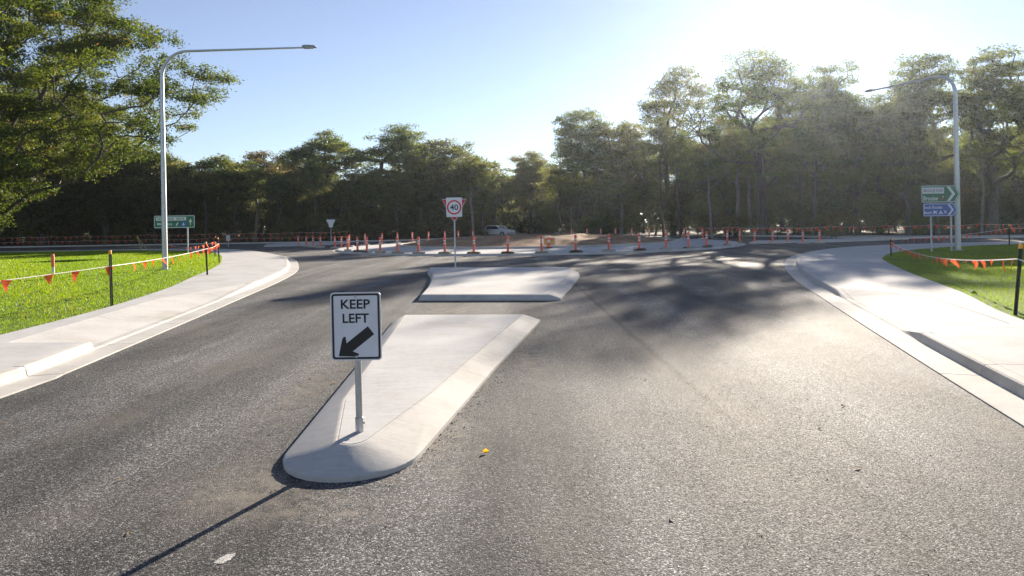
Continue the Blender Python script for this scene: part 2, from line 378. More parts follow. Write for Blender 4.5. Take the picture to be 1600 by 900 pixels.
LK = [(-6.1,-9),(-6.1,0),(-6.12,8.15),(-6.2,9.4),(-6.47,11.4),(-6.92,14.7),(-7.6,19.5),(-8.3,24.3),(-9.25,29.2),(-10.6,33.8),(-12.6,39.5),(-15.1,44.7),(-18.5,50.5),(-23,56.3),(-29,59.6),(-38,60.6),(-60,61),(-130,61)]
LG = [(-9.0,-9),(-9.0,0),(-9.0,8),(-9.11,12.1),(-9.6,16.3),(-10.6,21),(-11.85,25.2),(-14,32.4),(-16.5,38.7),(-19.3,45),(-22.8,50.9),(-27,54.7),(-33,56.6),(-45,57.3),(-130,57.6)]
RK = [(1.3,-7),(3.1,0),(4.73,6.35),(5.75,10.2),(7.36,16.1),(9.07,22.1),(11.1,27.9),(13.65,33.6),(16.7,38),(20.65,41.6),(26,43.8),(35,44.6),(60,45),(130,45)]
RG = [(5.0,-7),(6.3,0),(7.6,6.35),(8.78,11.75),(10.65,16.3),(12.74,22),(14.7,26.8),(16.2,29.9),(18.96,33.8),(22.5,37),(28,39.8),(36,41.2),(60,41.7),(130,41.9)]
LKc, LGc, RKc, RGc = (catmull(V2(*L), 0.5) for L in (LK, LG, RK, RG))

def s_of(L, y):                                       # arc length where the line first passes depth y
    S = arclen(L)
    for i in range(len(L) - 1):
        if L[i].y <= y < L[i + 1].y: return S[i] + (S[i + 1] - S[i]) * (y - L[i].y) / (L[i + 1].y - L[i].y)
    return S[-1]
def sample(L, S, s):
    i = int(np.searchsorted(S, s)); i = min(max(i, 1), len(L) - 1)
    t = (s - S[i - 1]) / max(S[i] - S[i - 1], 1e-6); return L[i - 1].lerp(L[i], min(max(t, 0), 1))

def kerb_run(name, L, side, rs=None, label=''):
    """gutter + kerb swept along the road edge; side=+1 puts the verge on the left of travel. rs=(s0,s1,near,far) lowers the kerb at a ramp"""
    S = arclen(L); ss = [s for s in S]
    if rs: ss += [rs[0], rs[0] + rs[2], rs[1] - rs[3], rs[1]]
    cut = [1.6 + 2.4 * k for k in range(int(S[-1] / 2.4)) if 1.6 + 2.4 * k < min(S[-1] - 1, 75)]   # tooled joints across the kerb
    for s in cut: ss += [s - 0.011, s, s + 0.011]
    ss = sorted(set(round(x, 4) for x in ss)); P = [sample(L, S, s) for s in ss]; cutset = set(round(x, 4) for x in cut)
    hs = []
    for s in ss:
        h = 0.15
        if rs:
            if rs[0] + rs[2] <= s <= rs[1] - rs[3]: h = 0.022
            elif rs[0] < s < rs[0] + rs[2]: h = 0.15 + (0.022 - 0.15) * (s - rs[0]) / rs[2]
            elif rs[1] - rs[3] < s < rs[1]: h = 0.022 + (0.15 - 0.022) * (s - rs[1] + rs[3]) / rs[3]
        hs.append(h)
    prof = [(0.0, -0.02), (0.0, 0.014), (0.02, 0.018), (0.43, 0.008), (0.45, 0.014), (0.475, -1), (0.50, -2), (0.62, -3), (0.62, -0.05)]
    offs = [offset(P, side * a) for a, _ in prof]; vv = []; ff = []; n = len(prof)
    for i in range(len(P)):
        for j, (a, z) in enumerate(prof):
            h = hs[i]; zz = {-1: h - 0.018, -2: h - 0.002, -3: h}.get(z, z)
            dn = 0.016 if ss[i] in cutset and 0 < j < n - 1 else 0.0
            vv.append((offs[min(j + (1 if dn and j == 4 else 0), n - 1)][i].x, offs[min(j + (1 if dn and j == 4 else 0), n - 1)][i].y, zz - dn))
    for i in range(len(P) - 1):
        for j in range(n - 1): ff.append((i * n + j, i * n + j + 1, (i + 1) * n + j + 1, (i + 1) * n + j))
    o = MB().add(vv, ff).build(name, M['kerb'], None, False)
    tag(o, label, 'kerb', kind='structure'); return o
def footpath(name, KL, GL, side, rs, depth, label):
    """path slab between kerb and lawn with a sunken ramp panel recessed into it"""
    S = arclen(KL); inner = offset(KL, side * 0.628)
    def nearest(p):
        best = None
        for a, b in zip(GL, GL[1:]):
            d = b - a; t = max(0, min(1, (p - a).dot(d) / max(d.dot(d), 1e-9))); q = a + d * t
            if best is None or (q - p).length < best[0]: best = ((q - p).length, q)
        return best[1]
    ss = sorted(set([round(s, 4) for s in S] + [round(x, 4) for x in (rs[0], rs[1])]))
    rows = []
    for s in ss:
        p = sample(inner, S, s); rows.append((s, p, nearest(p)))
    def dep(s):
        if s < rs[0] or s > rs[1]: return 0.0
        far = max(0.0, min(1.0, (rs[1] - s) / rs[3])); near = 1.0 if rs[2] < 0.5 else max(0.0, min(1.0, (s - rs[0]) / rs[2]))
        return depth * min(far, near)
    root = empty(name); tag(root, label, 'footpath', kind='structure')
    mb = MB(); cols = []
    for s, p, q in rows:
        d = dep(s); w_ = (q - p).length; t = d / w_ if w_ > 0 else 0
        variants = [t] if not (abs(s - rs[0]) < 1e-3 and rs[2] < 0.5) else [0.0, t]
        for tv in variants:
            a = p.lerp(q, tv + (0.012 / w_ if tv > 0 else 0)); cols.append([(a.x, a.y)] + [tuple(p.lerp(q, tv + (1 - tv) * k / 4)) for k in (1, 2, 3, 4)])
    n = 7; start = 0; acc = 0.0
    for i in range(1, len(cols)):
        acc += math.dist(cols[i][0], cols[i - 1][0])
        if acc < 3.0 and i < len(cols) - 1: continue
        bay = [list(c) for c in cols[start:i + 1]]
        if start > 0 and len(bay) > 1:                       # saw-cut joint between neighbouring slabs
            L = max(math.dist(bay[0][2], bay[1][2]), 1e-3); q = min(0.5, 0.016 / L)
            bay[0] = [tuple(a + (b - a) * q for a, b in zip(u, w2)) for u, w2 in zip(bay[0], bay[1])]
        vv = []; ff = []
        for c in bay: vv += [(c[0][0], c[0][1], 0.0)] + [(x[0], x[1], 0.148) for x in c] + [(c[-1][0], c[-1][1], 0.05)]
        for k in range(len(bay) - 1):
            for j in range(n - 1): ff.append((k * n + j, k * n + j + 1, (k + 1) * n + j + 1, (k + 1) * n + j))
        ff += [tuple(range(n)), tuple((len(bay) - 1) * n + j for j in range(n))]
        MB().add(vv, ff).build('slab', M['path'], root); start = i; acc = 0.0
    vv = []; ff = []; k = 0
    for s, p, q in rows:
        if not (rs[0] <= s <= rs[1]): continue
        d = dep(s); w_ = (q - p).length
        if d < 0.02: d = 0.02
        hk = 0.022
        if s > rs[1] - rs[3]: hk = 0.022 + 0.126 * (s - rs[1] + rs[3]) / rs[3]
        elif rs[2] >= 0.5 and s < rs[0] + rs[2]: hk = 0.148 - 0.126 * (s - rs[0]) / rs[2]
        for j in range(4):
            a = p.lerp(q, d / w_ * j / 3); vv.append((a.x, a.y, hk + (0.146 - hk) * j / 3))
        if k:
            for j in range(3): ff.append(((k - 1) * 4 + j, (k - 1) * 4 + j + 1, k * 4 + j + 1, k * 4 + j))
        k += 1
    rp = MB().add(vv, ff).build('ramp_slab', M['ramp'], root)
    rp['label'] = 'paler pram ramp panel sloping down to the gutter'
    # a thin concrete edge strip against the grass
    return root
sL0, sL1 = s_of(LKc, 11.25), s_of(LKc, 22.5)
sR0, sR1 = s_of(RKc, 10.9), s_of(RKc, 17.6)
rsL = (sL0, sL1, 0.05, 4.2); rsR = (sR0, sR1, 1.1, 1.3)
kerb_run('kerb', LKc, +1, rsL, 'pale concrete kerb and gutter beside the brightly lit lawn')
kerb_run('kerb', RKc, -1, rsR, 'pale concrete kerb and gutter with a shaded face, below the pointed direction signs')
footpath('footpath', LKc, LGc, +1, rsL, 1.25, 'curved concrete footpath along the bright lawn with the tall lamp post')
footpath('footpath', RKc, RGc, -1, rsR, 1.5, 'curved concrete footpath under tree shade, around the lawn with the pointed signs')

lawnL = LGc + V2((-130, 57.6), (-130, -9)); lawnR = RGc + V2((130, 41.9), (130, -7))
tag(poly_sheet('lawn', lawnL, 0.135, M['lawn'], skirt=0.1), 'bright sunlit lawn behind the bunting line', 'lawn')
tag(poly_sheet('lawn', lawnR, 0.135, M['lawn'], skirt=0.1), 'lawn striped with tree shadows under the pointed signs', 'lawn')
BLn = catmull(V2((-130,78.4),(-60,78.2),(-32,77.6),(-23,76.6),(-16,77.6),(-10,80.5),(-6,86),(-5,95),(-5,168)), 1.0)
BRn = catmull(V2((130,54.5),(60,54.5),(42,55),(34,57.5),(29.5,62),(26.5,69),(21,77),(14,83),(9,90),(7.5,98),(7.5,168)), 1.0)
tag(poly_sheet('verge', BLn + V2((-160, 168), (-160, 78.4)), 0.12, M['litter'], skirt=0.12), 'dark verge under the trees beyond the far kerb', 'verge')
tag(poly_sheet('verge', BRn + V2((160, 168), (160, 54.5)), 0.12, M['litter'], skirt=0.12), 'verge under the big trees where the sun stands', 'verge')
kerb_run('kerb', offset(BLn, -0.62), +1, None, 'far concrete kerb in front of the dark trees with the long bunting')
kerb_run('kerb', offset(BRn, 0.62), -1, None, 'far concrete kerb under the big backlit trees')
# pale shared path beyond the right-hand leg
pth = catmull(V2((130,56.2),(60,56.2),(43,56.7),(36,59),(32,63.5),(29,70)), 1.0)
pa, pb = offset(pth, 0.9), offset(pth, -0.9)
mb = MB(); n = len(pth); mb.add([(p.x, p.y, 0.135) for p in pa] + [(p.x, p.y, 0.135) for p in pb], [(i, i + 1, n + i + 1, n + i) for i in range(n - 1)])
tag(mb.build('footpath', M['path']), 'narrow far footpath at the foot of the backlit trees', 'footpath', kind='structure')

# ------------------------------------------------------------------ central island
CX, CY, CR = 2.0, 55.6, 15.8
def ring(name, prof, mat, seg=128, label='', cat=''):
    vv = []; ff = []; n = len(prof)
    for i in range(seg):
        a = 2 * math.pi * i / seg
        for r_, z in prof: vv.append((CX + r_ * math.cos(a), CY + r_ * math.sin(a), z))
    for i in range(seg):
        for j in range(n - 1): ff.append((i * n + j, i * n + j + 1, ((i + 1) % seg) * n + j + 1, ((i + 1) % seg) * n + j))
    return tag(MB().add(vv, ff).build(name, mat, None, True), label, cat, kind='structure')
ring('kerb', [(CR + 0.30, -0.02), (CR + 0.30, 0.012), (CR + 0.02, 0.012), (CR, 0.02), (CR - 0.03, 0.115), (CR - 0.06, 0.125), (CR - 0.22, 0.13), (CR - 0.22, 0.0)], M['kerb'], label='circular kerb around the roundabout apron', cat='kerb')
ring('apron', [(CR - 0.225, 0.0), (CR - 0.225, 0.128), (CR - 2.3, 0.17), (CR - 4.6, 0.22), (CR - 4.6, 0.1)], M['island'], label='pale concrete apron ring of the roundabout behind the orange bollards', cat='apron')
ring('kerb', [(CR - 4.605, 0.1), (CR - 4.605, 0.34), (CR - 4.64, 0.36), (CR - 4.82, 0.36), (CR - 4.82, 0.1)], M['kerb'], label='inner raised kerb between the apron and the bare earth', cat='kerb')
rng = np.random.default_rng(3)
mv = [(CX, CY, 0.83)]; mf = []; nr, ns = 22, 96
for i in range(1, nr + 1):
    r_ = (CR - 4.825) * i / nr
    for k in range(ns):
        a = 2 * math.pi * k / ns; x = r_ * math.cos(a); y = r_ * math.sin(a)
        z = 0.28 + 0.55 * (1 - (r_ / (CR - 4.8)) ** 2.4)
        z += (0.10 * math.sin(x * 1.1 + 1) * math.sin(y * 0.9) + 0.05 * math.sin(x * 2.7 + y * 1.3) + rng.normal(0, 0.02)) * min(1, 4 * (1 - i / nr))
        mv.append((CX + x, CY + y, z))
for k in range(ns): mf.append((0, 1 + k, 1 + (k + 1) % ns))
for i in range(nr - 1):
    for k in range(ns):
        a = 1 + i * ns + k; b = 1 + i * ns + (k + 1) % ns; mf.append((a, a + ns, b + ns, b))
tag(MB().add(mv, mf).build('earth_mound', M['dirt'], None, True), 'low mound of bare brown earth in the middle of the roundabout', 'mound', kind='structure')

# ------------------------------------------------------------------ splitter islands
def inset_poly(P, d):
    n = len(P); out = []
    for i in range(n):
        a, b, c = P[i - 1], P[i], P[(i + 1) % n]
        d1 = d[i - 1] if hasattr(d, '__len__') else d; d2 = d[i] if hasattr(d, '__len__') else d
        u = (b - a).normalized(); v = (c - b).normalized()
        n1 = Vector((-u.y, u.x)); n2 = Vector((-v.y, v.x))
        den = u.x * v.y - u.y * v.x
        p1 = a + n1 * d1; p2 = b + n2 * d2
        if abs(den) < 1e-3: out.append(b + n1 * d1)
        else:
            t = ((p2.x - p1.x) * v.y - (p2.y - p1.y) * v.x) / den; out.append(p1 + u * t)
    return out
def island(name, P, ins, h, lip, label, gap=0.0):
    """P counter-clockwise base outline; a sloping kerb rising to an inset slab"""
    root = empty(name); tag(root, label, 'traffic island')
    rows = [(P, -0.03), (P, lip * 0.75), (inset_poly(P, 0.02), lip), (inset_poly(P, ins), h - 0.012), (inset_poly(P, [x + 0.03 for x in ins]), h), (inset_poly(P, [x + 0.05 for x in ins]), h - 0.004)]
    n = len(P); vv = []; ff = []
    for L, z in rows: vv += [(p.x, p.y, z) for p in L]
    for k in range(len(rows) - 1):
        for i in range(n): ff.append((k * n + i, k * n + (i + 1) % n, (k + 1) * n + (i + 1) % n, (k + 1) * n + i))
    MB().add(vv, ff).build('kerb', M['kerb'], root, True)
    T = inset_poly(P, [x + 0.052 for x in ins])
    o = poly_sheet('slab', T, h, M['island'], kind=None, skirt=0.04); o.parent = root
    return root
nose = []
c0 = Vector((-1.40, 5.92)); r0 = 0.585
for k in range(15):
    a = R(186 + (352 - 186) * k / 14); nose.append(c0 + Vector((math.cos(a) * r0, math.sin(a) * r0 * 1.08)))
Pn = nose + V2((-0.30, 9.0), (0.10, 11.2), (0.53, 13.55), (-2.42, 13.85), (-2.25, 10.8))
# ccw: nose runs left->right along the front, then up the right side, across the back, down the left
insn = []
for i in range(len(Pn)):
    insn.append(0.40 if i < 14 else (0.30 if i < 17 else (0.03 if i == 17 else 0.22)))
island('traffic_island', Pn, insn, 0.155, 0.05, 'long pale concrete traffic island with rounded nose under the keep left sign')
g_ = lambda x, y: G(x, y, 0.0).to_2d()
Pf = [g_(654, 470), g_(876, 469.5), g_(892, 452), g_(906, 433), g_(904, 428), g_(895, 423.5), g_(670, 423.5), g_(668, 428), g_(673, 436), g_(672, 446), g_(665, 458)]
island('traffic_island', Pf, [0.06, 0.28, 0.28, 0.28, 0.2, 0.06, 0.06, 0.06, 0.06, 0.06, 0.06], 0.155, 0.06, 'wide pale concrete traffic island carrying the round speed sign')
Pl = [g_(412, 385.8), g_(470, 384.5), g_(546, 381.2), g_(548, 379.4), g_(470, 381.2), g_(414, 384)]
island('traffic_island', Pl, [0.15] * 6, 0.15, 0.1, 'thin far concrete island below the pale give way sign')
Pr = [g_(1172, 381), g_(1290, 379), g_(1420, 374.2), g_(1420, 372.6), g_(1300, 375.5), g_(1176, 378.5)]
island('traffic_island', Pr, [0.15] * 6, 0.15, 0.1, 'far concrete island in front of the backlit tree trunks')

# ------------------------------------------------------------------ lettering helper
def text_mesh(s, w_, h_, bold=0.0):
    """flat lettering fitted to w_ x h_ metres, centred, in the xz plane facing -y"""
    cu = bpy.data.curves.new('txt', 'FONT'); cu.body = s; cu.size = 1.0; cu.offset = bold; cu.resolution_u = 3
    ob = bpy.data.objects.new('txt', cu); col.objects.link(ob)
    dg = bpy.context.evaluated_depsgraph_get(); me = bpy.data.meshes.new_from_object(ob.evaluated_get(dg))
    bpy.data.objects.remove(ob); bpy.data.curves.remove(cu)
    co = np.empty(len(me.vertices) * 3, np.float32); me.vertices.foreach_get('co', co); co = co.reshape(-1, 3)
    lo, hi = co.min(0), co.max(0); out = np.zeros_like(co)
    out[:, 0] = ((co[:, 0] - lo[0]) / (hi[0] - lo[0]) - 0.5) * w_
    out[:, 2] = ((co[:, 1] - lo[1]) / (hi[1] - lo[1]) - 0.5) * h_
    me.vertices.foreach_set('co', out.ravel()); me.update(); me.materials.clear(); return me
def put_text(parent, s, cx, cz, w_, h_, y, mat, bold=0.0, name='lettering'):
    me = text_mesh(s, w_, h_, bold); o = link(name, me, mat, parent); o.location = (cx, y, cz); return o
def rrect(w_, h_, r_, cx=0, cz=0, n=6):
    out = []
    for sx, sz, a0 in ((1, 1, 0), (-1, 1, 90), (-1, -1, 180), (1, -1, 270)):
        for k in range(n + 1):
            a = R(a0 + 90 * k / n); out.append((cx + sx * (w_ / 2 - r_) + r_ * math.cos(a), cz + sz * (h_ / 2 - r_) + r_ * math.sin(a)))
    return out
def ringplate(outer, inner, y0, y1):
    n = len(outer); mb = MB()
    vv = [(a, y0, b) for a, b in outer] + [(a, y0, b) for a, b in inner] + [(a, y1, b) for a, b in outer] + [(a, y1, b) for a, b in inner]
    ff = []
    for i in range(n):
        j = (i + 1) % n
        ff += [(i, j, n + j, n + i), (2*n + i, 3*n + i, 3*n + j, 2*n + j), (i, 2*n + i, 2*n + j, j), (n + i, n + j, 3*n + j, 3*n + i)]
    return mb.add(vv, ff)
def circle(r_, n=40, cx=0, cz=0): return [(cx + r_ * math.cos(2 * math.pi * k / n), cz + r_ * math.sin(2 * math.pi * k / n)) for k in range(n)]

# ------------------------------------------------------------------ keep left sign
p0 = G(562, 674, 0.155); t = empty('keep_left_sign', p0, R(-3)); t.rotation_euler = (0, R(-0.4), R(-3))
tag(t, 'keep left sign with black arrow on a short galvanised post, on the island nose', 'road sign')
MB().tube([(0, 0, -0.05), (0, 0, 1.16)], 0.030, 20).build('post', M['galv'], t, True)
sl = MB().tube([(0, 0, -0.05), (0, 0, 0.125), (0, 0, 0.13)], [0.037, 0.037, 0.032], 20).build('socket', M['galv'], t, True)
MB().tube([(0.03, 0, 0.075), (0.052, 0, 0.075)], 0.009, 8).build('bolt', M['galv'], sl, True)
W_, H_ = 0.452, 0.602; zc = 0.64 + H_ / 2
pn = MB().prism(rrect(W_, H_, 0.03, 0, zc), -0.037, -0.034).build('panel', M['white'], t)
MB().prism([(a, b) for a, b in rrect(W_, H_, 0.03, 0, zc)], -0.0337, -0.0325).build('backing', M['alu'], pn)
ringplate(rrect(W_ - 0.022, H_ - 0.022, 0.026, 0, zc), rrect(W_ - 0.058, H_ - 0.058, 0.012, 0, zc), -0.0385, -0.0372).build('border', M['black'], pn)
put_text(pn, 'KEEP', 0.0, zc + 0.197, 0.262, 0.083, -0.0385, M['black'], 0.022)
put_text(pn, 'LEFT', 0.0, zc + 0.072, 0.236, 0.083, -0.0385, M['black'], 0.022)
def arrow_poly():
    ax = [(0.175, 0.0), (0.175, 0.045), (-0.070, 0.045), (-0.040, 0.095), (-0.053, 0.106), (-0.075, 0.100), (-0.195, 0.0), (-0.075, -0.100), (-0.053, -0.106), (-0.040, -0.095), (-0.070, -0.045), (0.175, -0.045)]
    a = R(37.5); c_, s_ = math.cos(a), math.sin(a); return [(x * c_ - z * s_ - 0.005, x * s_ + z * c_ + zc - 0.143) for x, z in ax]
MB().prism(arrow_poly(), -0.0388, -0.0372).build('arrow', M['black'], pn)
for dz in (0.265, -0.268):
    MB().tube([(0, -0.037, zc + dz), (0, -0.044, zc + dz)], 0.011, 10).build('bolt', M['galv'], pn, True)
for dz in (0.2, -0.2):
    MB().box((-0.05, -0.034, zc + dz - 0.02), (0.05, 0.036, zc + dz + 0.02)).build('bracket', M['galv'], t)

# ------------------------------------------------------------------ speed 40 over give way
p0 = G(711.5, 419, 0.155); t = empty('speed_limit_sign', p0, R(-2))
tag(t, 'white square speed sign with red ring and 40, mounted over a red give way triangle', 'road sign')
k_ = p0.y / F
MB().tube([(0, 0, -0.05), (0, 0, 110 * k_)], 0.032, 14).build('post', M['galv'], t, True)
zt = 108 * k_; TW = 0.5
tri = [(-0.50, zt), (0.50, zt), (0.06, zt - 0.86), (-0.06, zt - 0.86)]
gw = MB().prism(tri, -0.040, -0.036).build('give_way_triangle', M['white'], t)
gw['label'] = 'red bordered triangle half hidden behind the square'
tri_o = [(-0.475, zt - 0.018), (0.475, zt - 0.018), (0.048, zt - 0.845), (-0.048, zt - 0.845)]
tri_i = [(-0.25, zt - 0.15), (0.25, zt - 0.15), (0.012, zt - 0.60), (-0.012, zt - 0.60)]
ringplate(tri_o, tri_i, -0.0425, -0.0405).build('border', M['red'], gw)
sq = MB().prism(rrect(0.64, 0.78, 0.03, 0, zt - 0.33), -0.055, -0.051).build('panel', M['white'], t)
ringplate(circle(0.295, 48, 0, zt - 0.335), circle(0.232, 48, 0, zt - 0.335), -0.057, -0.0553).build('red_ring', M['red'], sq)
put_text(sq, '40', 0.0, zt - 0.335, 0.33, 0.235, -0.057, M['black'], 0.02)
MB().tube([(0, 0, -0.04), (0, 0, 0.10)], 0.043, 14).build('socket', M['galv'], t, True)

# ------------------------------------------------------------------ far give way sign
p0 = G(517.5, 381, 0.15); t = empty('give_way_sign', p0, R(8)); k_ = p0.y / F
tag(t, 'pale back of a give way sign on a thin post over the far thin island', 'road sign')
MB().tube([(0, 0, -0.05), (0, 0, 38 * k_)], 0.034, 10).build('post', M['galv'], t, True)
zt = 38 * k_
MB().prism([(-0.40, zt), (0.40, zt), (0.43, zt - 0.07), (0.22, zt - 0.42), (0.17, zt - 0.75), (-0.17, zt - 0.75), (-0.22, zt - 0.42), (-0.43, zt - 0.07)], -0.042, -0.036).build('panel', M['white'], t)
p0 = G(357, 384.5, 0.13); t = empty('small_sign', p0, R(-5)); k_ = p0.y / F
tag(t, 'small pale rectangular sign on a low post under the dark trees', 'road sign')
MB().tube([(0, 0, -0.05), (0, 0, 12.0 * k_)], 0.03, 8).build('post', M['galv'], t, True)
MB().prism(rrect(0.40, 0.56, 0.03, 0, 12.5 * k_), -0.04, -0.035).build('panel', M['alu'], t)

# ------------------------------------------------------------------ green direction sign
p0 = G(274, 397.5, 0.14); Y0 = p0.y; k_ = Y0 / F
t = empty('direction_sign', p0, R(-4)); tag(t, 'wide green direction sign with a white street name strip, behind the lawn lamp post', 'direction sign')
W_, H_ = 66 * k_, 19.6 * k_; zc = AT(272, 346.5, Y0).z - p0.z
for x in (-0.9, 0.90): MB().tube([(x, 0, -0.1), (x, 0, zc + H_ / 2 - 0.05)], 0.045, 10).build('post', M['galv'], t, True)
pn = MB().prism(rrect(W_, H_, 0.10, 0, zc), -0.058, -0.052).build('panel', M['green'], t)
ringplate(rrect(W_ - 0.03, H_ - 0.03, 0.09, 0, zc), rrect(W_ - 0.11, H_ - 0.11, 0.06, 0, zc), -0.060, -0.0582).build('border', M['white'], pn)
st = MB().prism(rrect(W_ * 0.74, 0.24, 0.02, -W_ * 0.08, zc + 0.20), -0.0605, -0.0583).build('street_name_strip', M['white'], pn)
for wd, fx, fw in (('GEORGE', -0.310, 0.22), ('BASS', -0.090, 0.155), ('DRIVE', 0.150, 0.20)): put_text(st, wd, W_ * fx, zc + 0.20, W_ * fw, 0.15, -0.0625, M['black'], 0.01)
put_text(pn, 'Moruya', -W_ * 0.235, zc - 0.17, W_ * 0.37, 0.24, -0.0605, M['white'], 0.012)
def plane_poly(s, cx, cz, a=0):
    P = [(0, 1), (0.13, 0.75), (0.13, 0.3), (0.95, -0.2), (0.95, -0.4), (0.13, -0.15), (0.1, -0.65), (0.35, -0.88), (0.35, -1), (0, -0.9), (-0.35, -1), (-0.35, -0.88), (-0.1, -0.65), (-0.13, -0.15), (-0.95, -0.4), (-0.95, -0.2), (-0.13, 0.3), (-0.13, 0.75)]
    c_, s_ = math.cos(a), math.sin(a); return [(cx + s * (x * c_ - z * s_), cz + s * (x * s_ + z * c_)) for x, z in P]
MB().prism([(W_*0.06 - 0.08, zc - 0.28), (W_*0.06 + 0.02, zc - 0.28), (W_*0.06 + 0.12, zc - 0.06), (W_*0.06 + 0.02, zc - 0.06), (W_*0.06 - 0.03, zc - 0.20)], -0.0605, -0.0583).build('small_arrow', M['white'], pn)
bs = MB().prism(rrect(0.36, 0.34, 0.03, W_ * 0.22, zc - 0.17), -0.0605, -0.0583).build('airport_square', M['blue'], pn)
MB().prism(plane_poly(0.13, W_ * 0.22, zc - 0.17), -0.0622, -0.0607).build('aeroplane_symbol', M['white'], bs)
ax = W_ * 0.395
MB().prism([(ax - 0.03, zc - 0.25), (ax + 0.03, zc - 0.25), (ax + 0.03, zc - 0.01), (ax + 0.13, zc - 0.05), (ax, zc + 0.2), (ax - 0.13, zc - 0.05), (ax - 0.03, zc - 0.01)], -0.0605, -0.0583).build('ahead_arrow', M['white'], pn)

# ------------------------------------------------------------------ pointed signs on the shaded lawn
p0 = G(1470, 393, 0.14); Y0 = p0.y; k_ = Y0 / F
t = empty('pointed_direction_sign', p0, R(7)); tag(t, 'green and blue arrow-shaped road name signs stacked on two posts beside the lamp post', 'direction sign')
def zpx(y): return AT(1470, y, Y0).z - p0.z
for x in (-0.50, 0.58): MB().tube([(x, 0, -0.1), (x, 0, zpx(293))], 0.042, 10).build('post', M['galv'], t, True)
def fingerboard(xl, xr, zb, ztop, m, nm):
    zc = (zb + ztop) / 2; h_ = ztop - zb; tip = h_ * 0.34
    o = [(xl, zb), (xr - tip, zb), (xr, zc), (xr - tip, ztop), (xl, ztop)]
    b = MB().prism(o, -0.055, -0.049).build(nm, m, t)
    e = 0.022; i2 = [(xl + e, zb + e), (xr - tip - e * 0.5, zb + e), (xr - e * 1.4, zc), (xr - tip - e * 0.5, ztop - e), (xl + e, ztop - e)]
    e = 0.05; i3 = [(xl + e, zb + e), (xr - tip - e * 0.5, zb + e), (xr - e * 1.4, zc), (xr - tip - e * 0.5, ztop - e), (xl + e, ztop - e)]
    ringplate(i2, i3, -0.057, -0.0553).build('border', M['white'], b)
    cw = h_ * 0.20; cx = xr - tip - h_ * 0.30
    MB().prism([(cx - cw, ztop - 0.07), (cx, ztop - 0.07), (cx + tip, zc), (cx, zb + 0.07), (cx - cw, zb + 0.07), (cx + tip - cw, zc)], -0.0572, -0.0553).build('chevron', M['white'], b)
    return b, zc, h_
px2 = lambda x: (x - 1470) * k_
b, zc, h_ = fingerboard(px2(1437), px2(1503), zpx(316.5), zpx(289.5), M['green'], 'green_board')
st = MB().prism(rrect(1.16, 0.30, 0.02, px2(1457.5), zc + 0.17), -0.0575, -0.0553).build('street_name_strip', M['white'], b)
for wd, dx, fw in (('BROULEE', -0.20, 0.62), ('ROAD', 0.345, 0.36)): put_text(st, wd, px2(1457.5) + dx, zc + 0.17, fw, 0.17, -0.0595, M['black'], 0.01)
put_text(b, 'Broulee', px2(1453), zc - 0.21, 0.78, 0.22, -0.0575, M['white'], 0.015)
sh = MB().prism([(px2(1471) , zc - 0.08), (px2(1477), zc - 0.08), (px2(1477), zc - 0.24), (px2(1474), zc - 0.36), (px2(1471), zc - 0.24)], -0.0575, -0.0553).build('route_shield', M['brown'], b)
put_text(sh, '7', px2(1474), zc - 0.19, 0.10, 0.17, -0.0595, M['white'], 0.015)
b, zc, h_ = fingerboard(px2(1440), px2(1498.5), zpx(338), zpx(317.5), M['blue'], 'blue_board')
for wd, dx, fw in (('South', -0.30, 0.38), ('Broulee', 0.225, 0.53)): put_text(b, wd, px2(1457) + dx, zc + 0.13, fw, 0.16, -0.0575, M['white'], 0.012)
put_text(b, 'Beach', px2(1448), zc - 0.13, 0.42, 0.15, -0.0575, M['white'], 0.012)
for i, x in enumerate((1460, 1469.5, 1477.5)):
    cx = px2(x)
    if i == 0: q = [(cx - 0.13, zc - 0.05), (cx + 0.13, zc - 0.05), (cx + 0.13, zc - 0.09), (cx + 0.06, zc - 0.09), (cx + 0.11, zc - 0.22), (cx + 0.05, zc - 0.22), (cx, zc - 0.12), (cx - 0.05, zc - 0.22), (cx - 0.11, zc - 0.22), (cx - 0.06, zc - 0.09), (cx - 0.13, zc - 0.09)]
    elif i == 1: q = [(cx - 0.13, zc - 0.22), (cx - 0.03, zc - 0.22), (cx, zc - 0.13), (cx + 0.03, zc - 0.22), (cx + 0.13, zc - 0.22), (cx, zc - 0.02)]
    else: q = [(cx - 0.10, zc - 0.22), (cx, zc - 0.14), (cx + 0.10, zc - 0.22), (cx + 0.03, zc - 0.10), (cx + 0.10, zc - 0.02), (cx, zc - 0.07), (cx - 0.10, zc - 0.02), (cx - 0.03, zc - 0.10)]
    MB().prism(q, -0.0575, -0.0553).build('pictogram', M['white'], b)

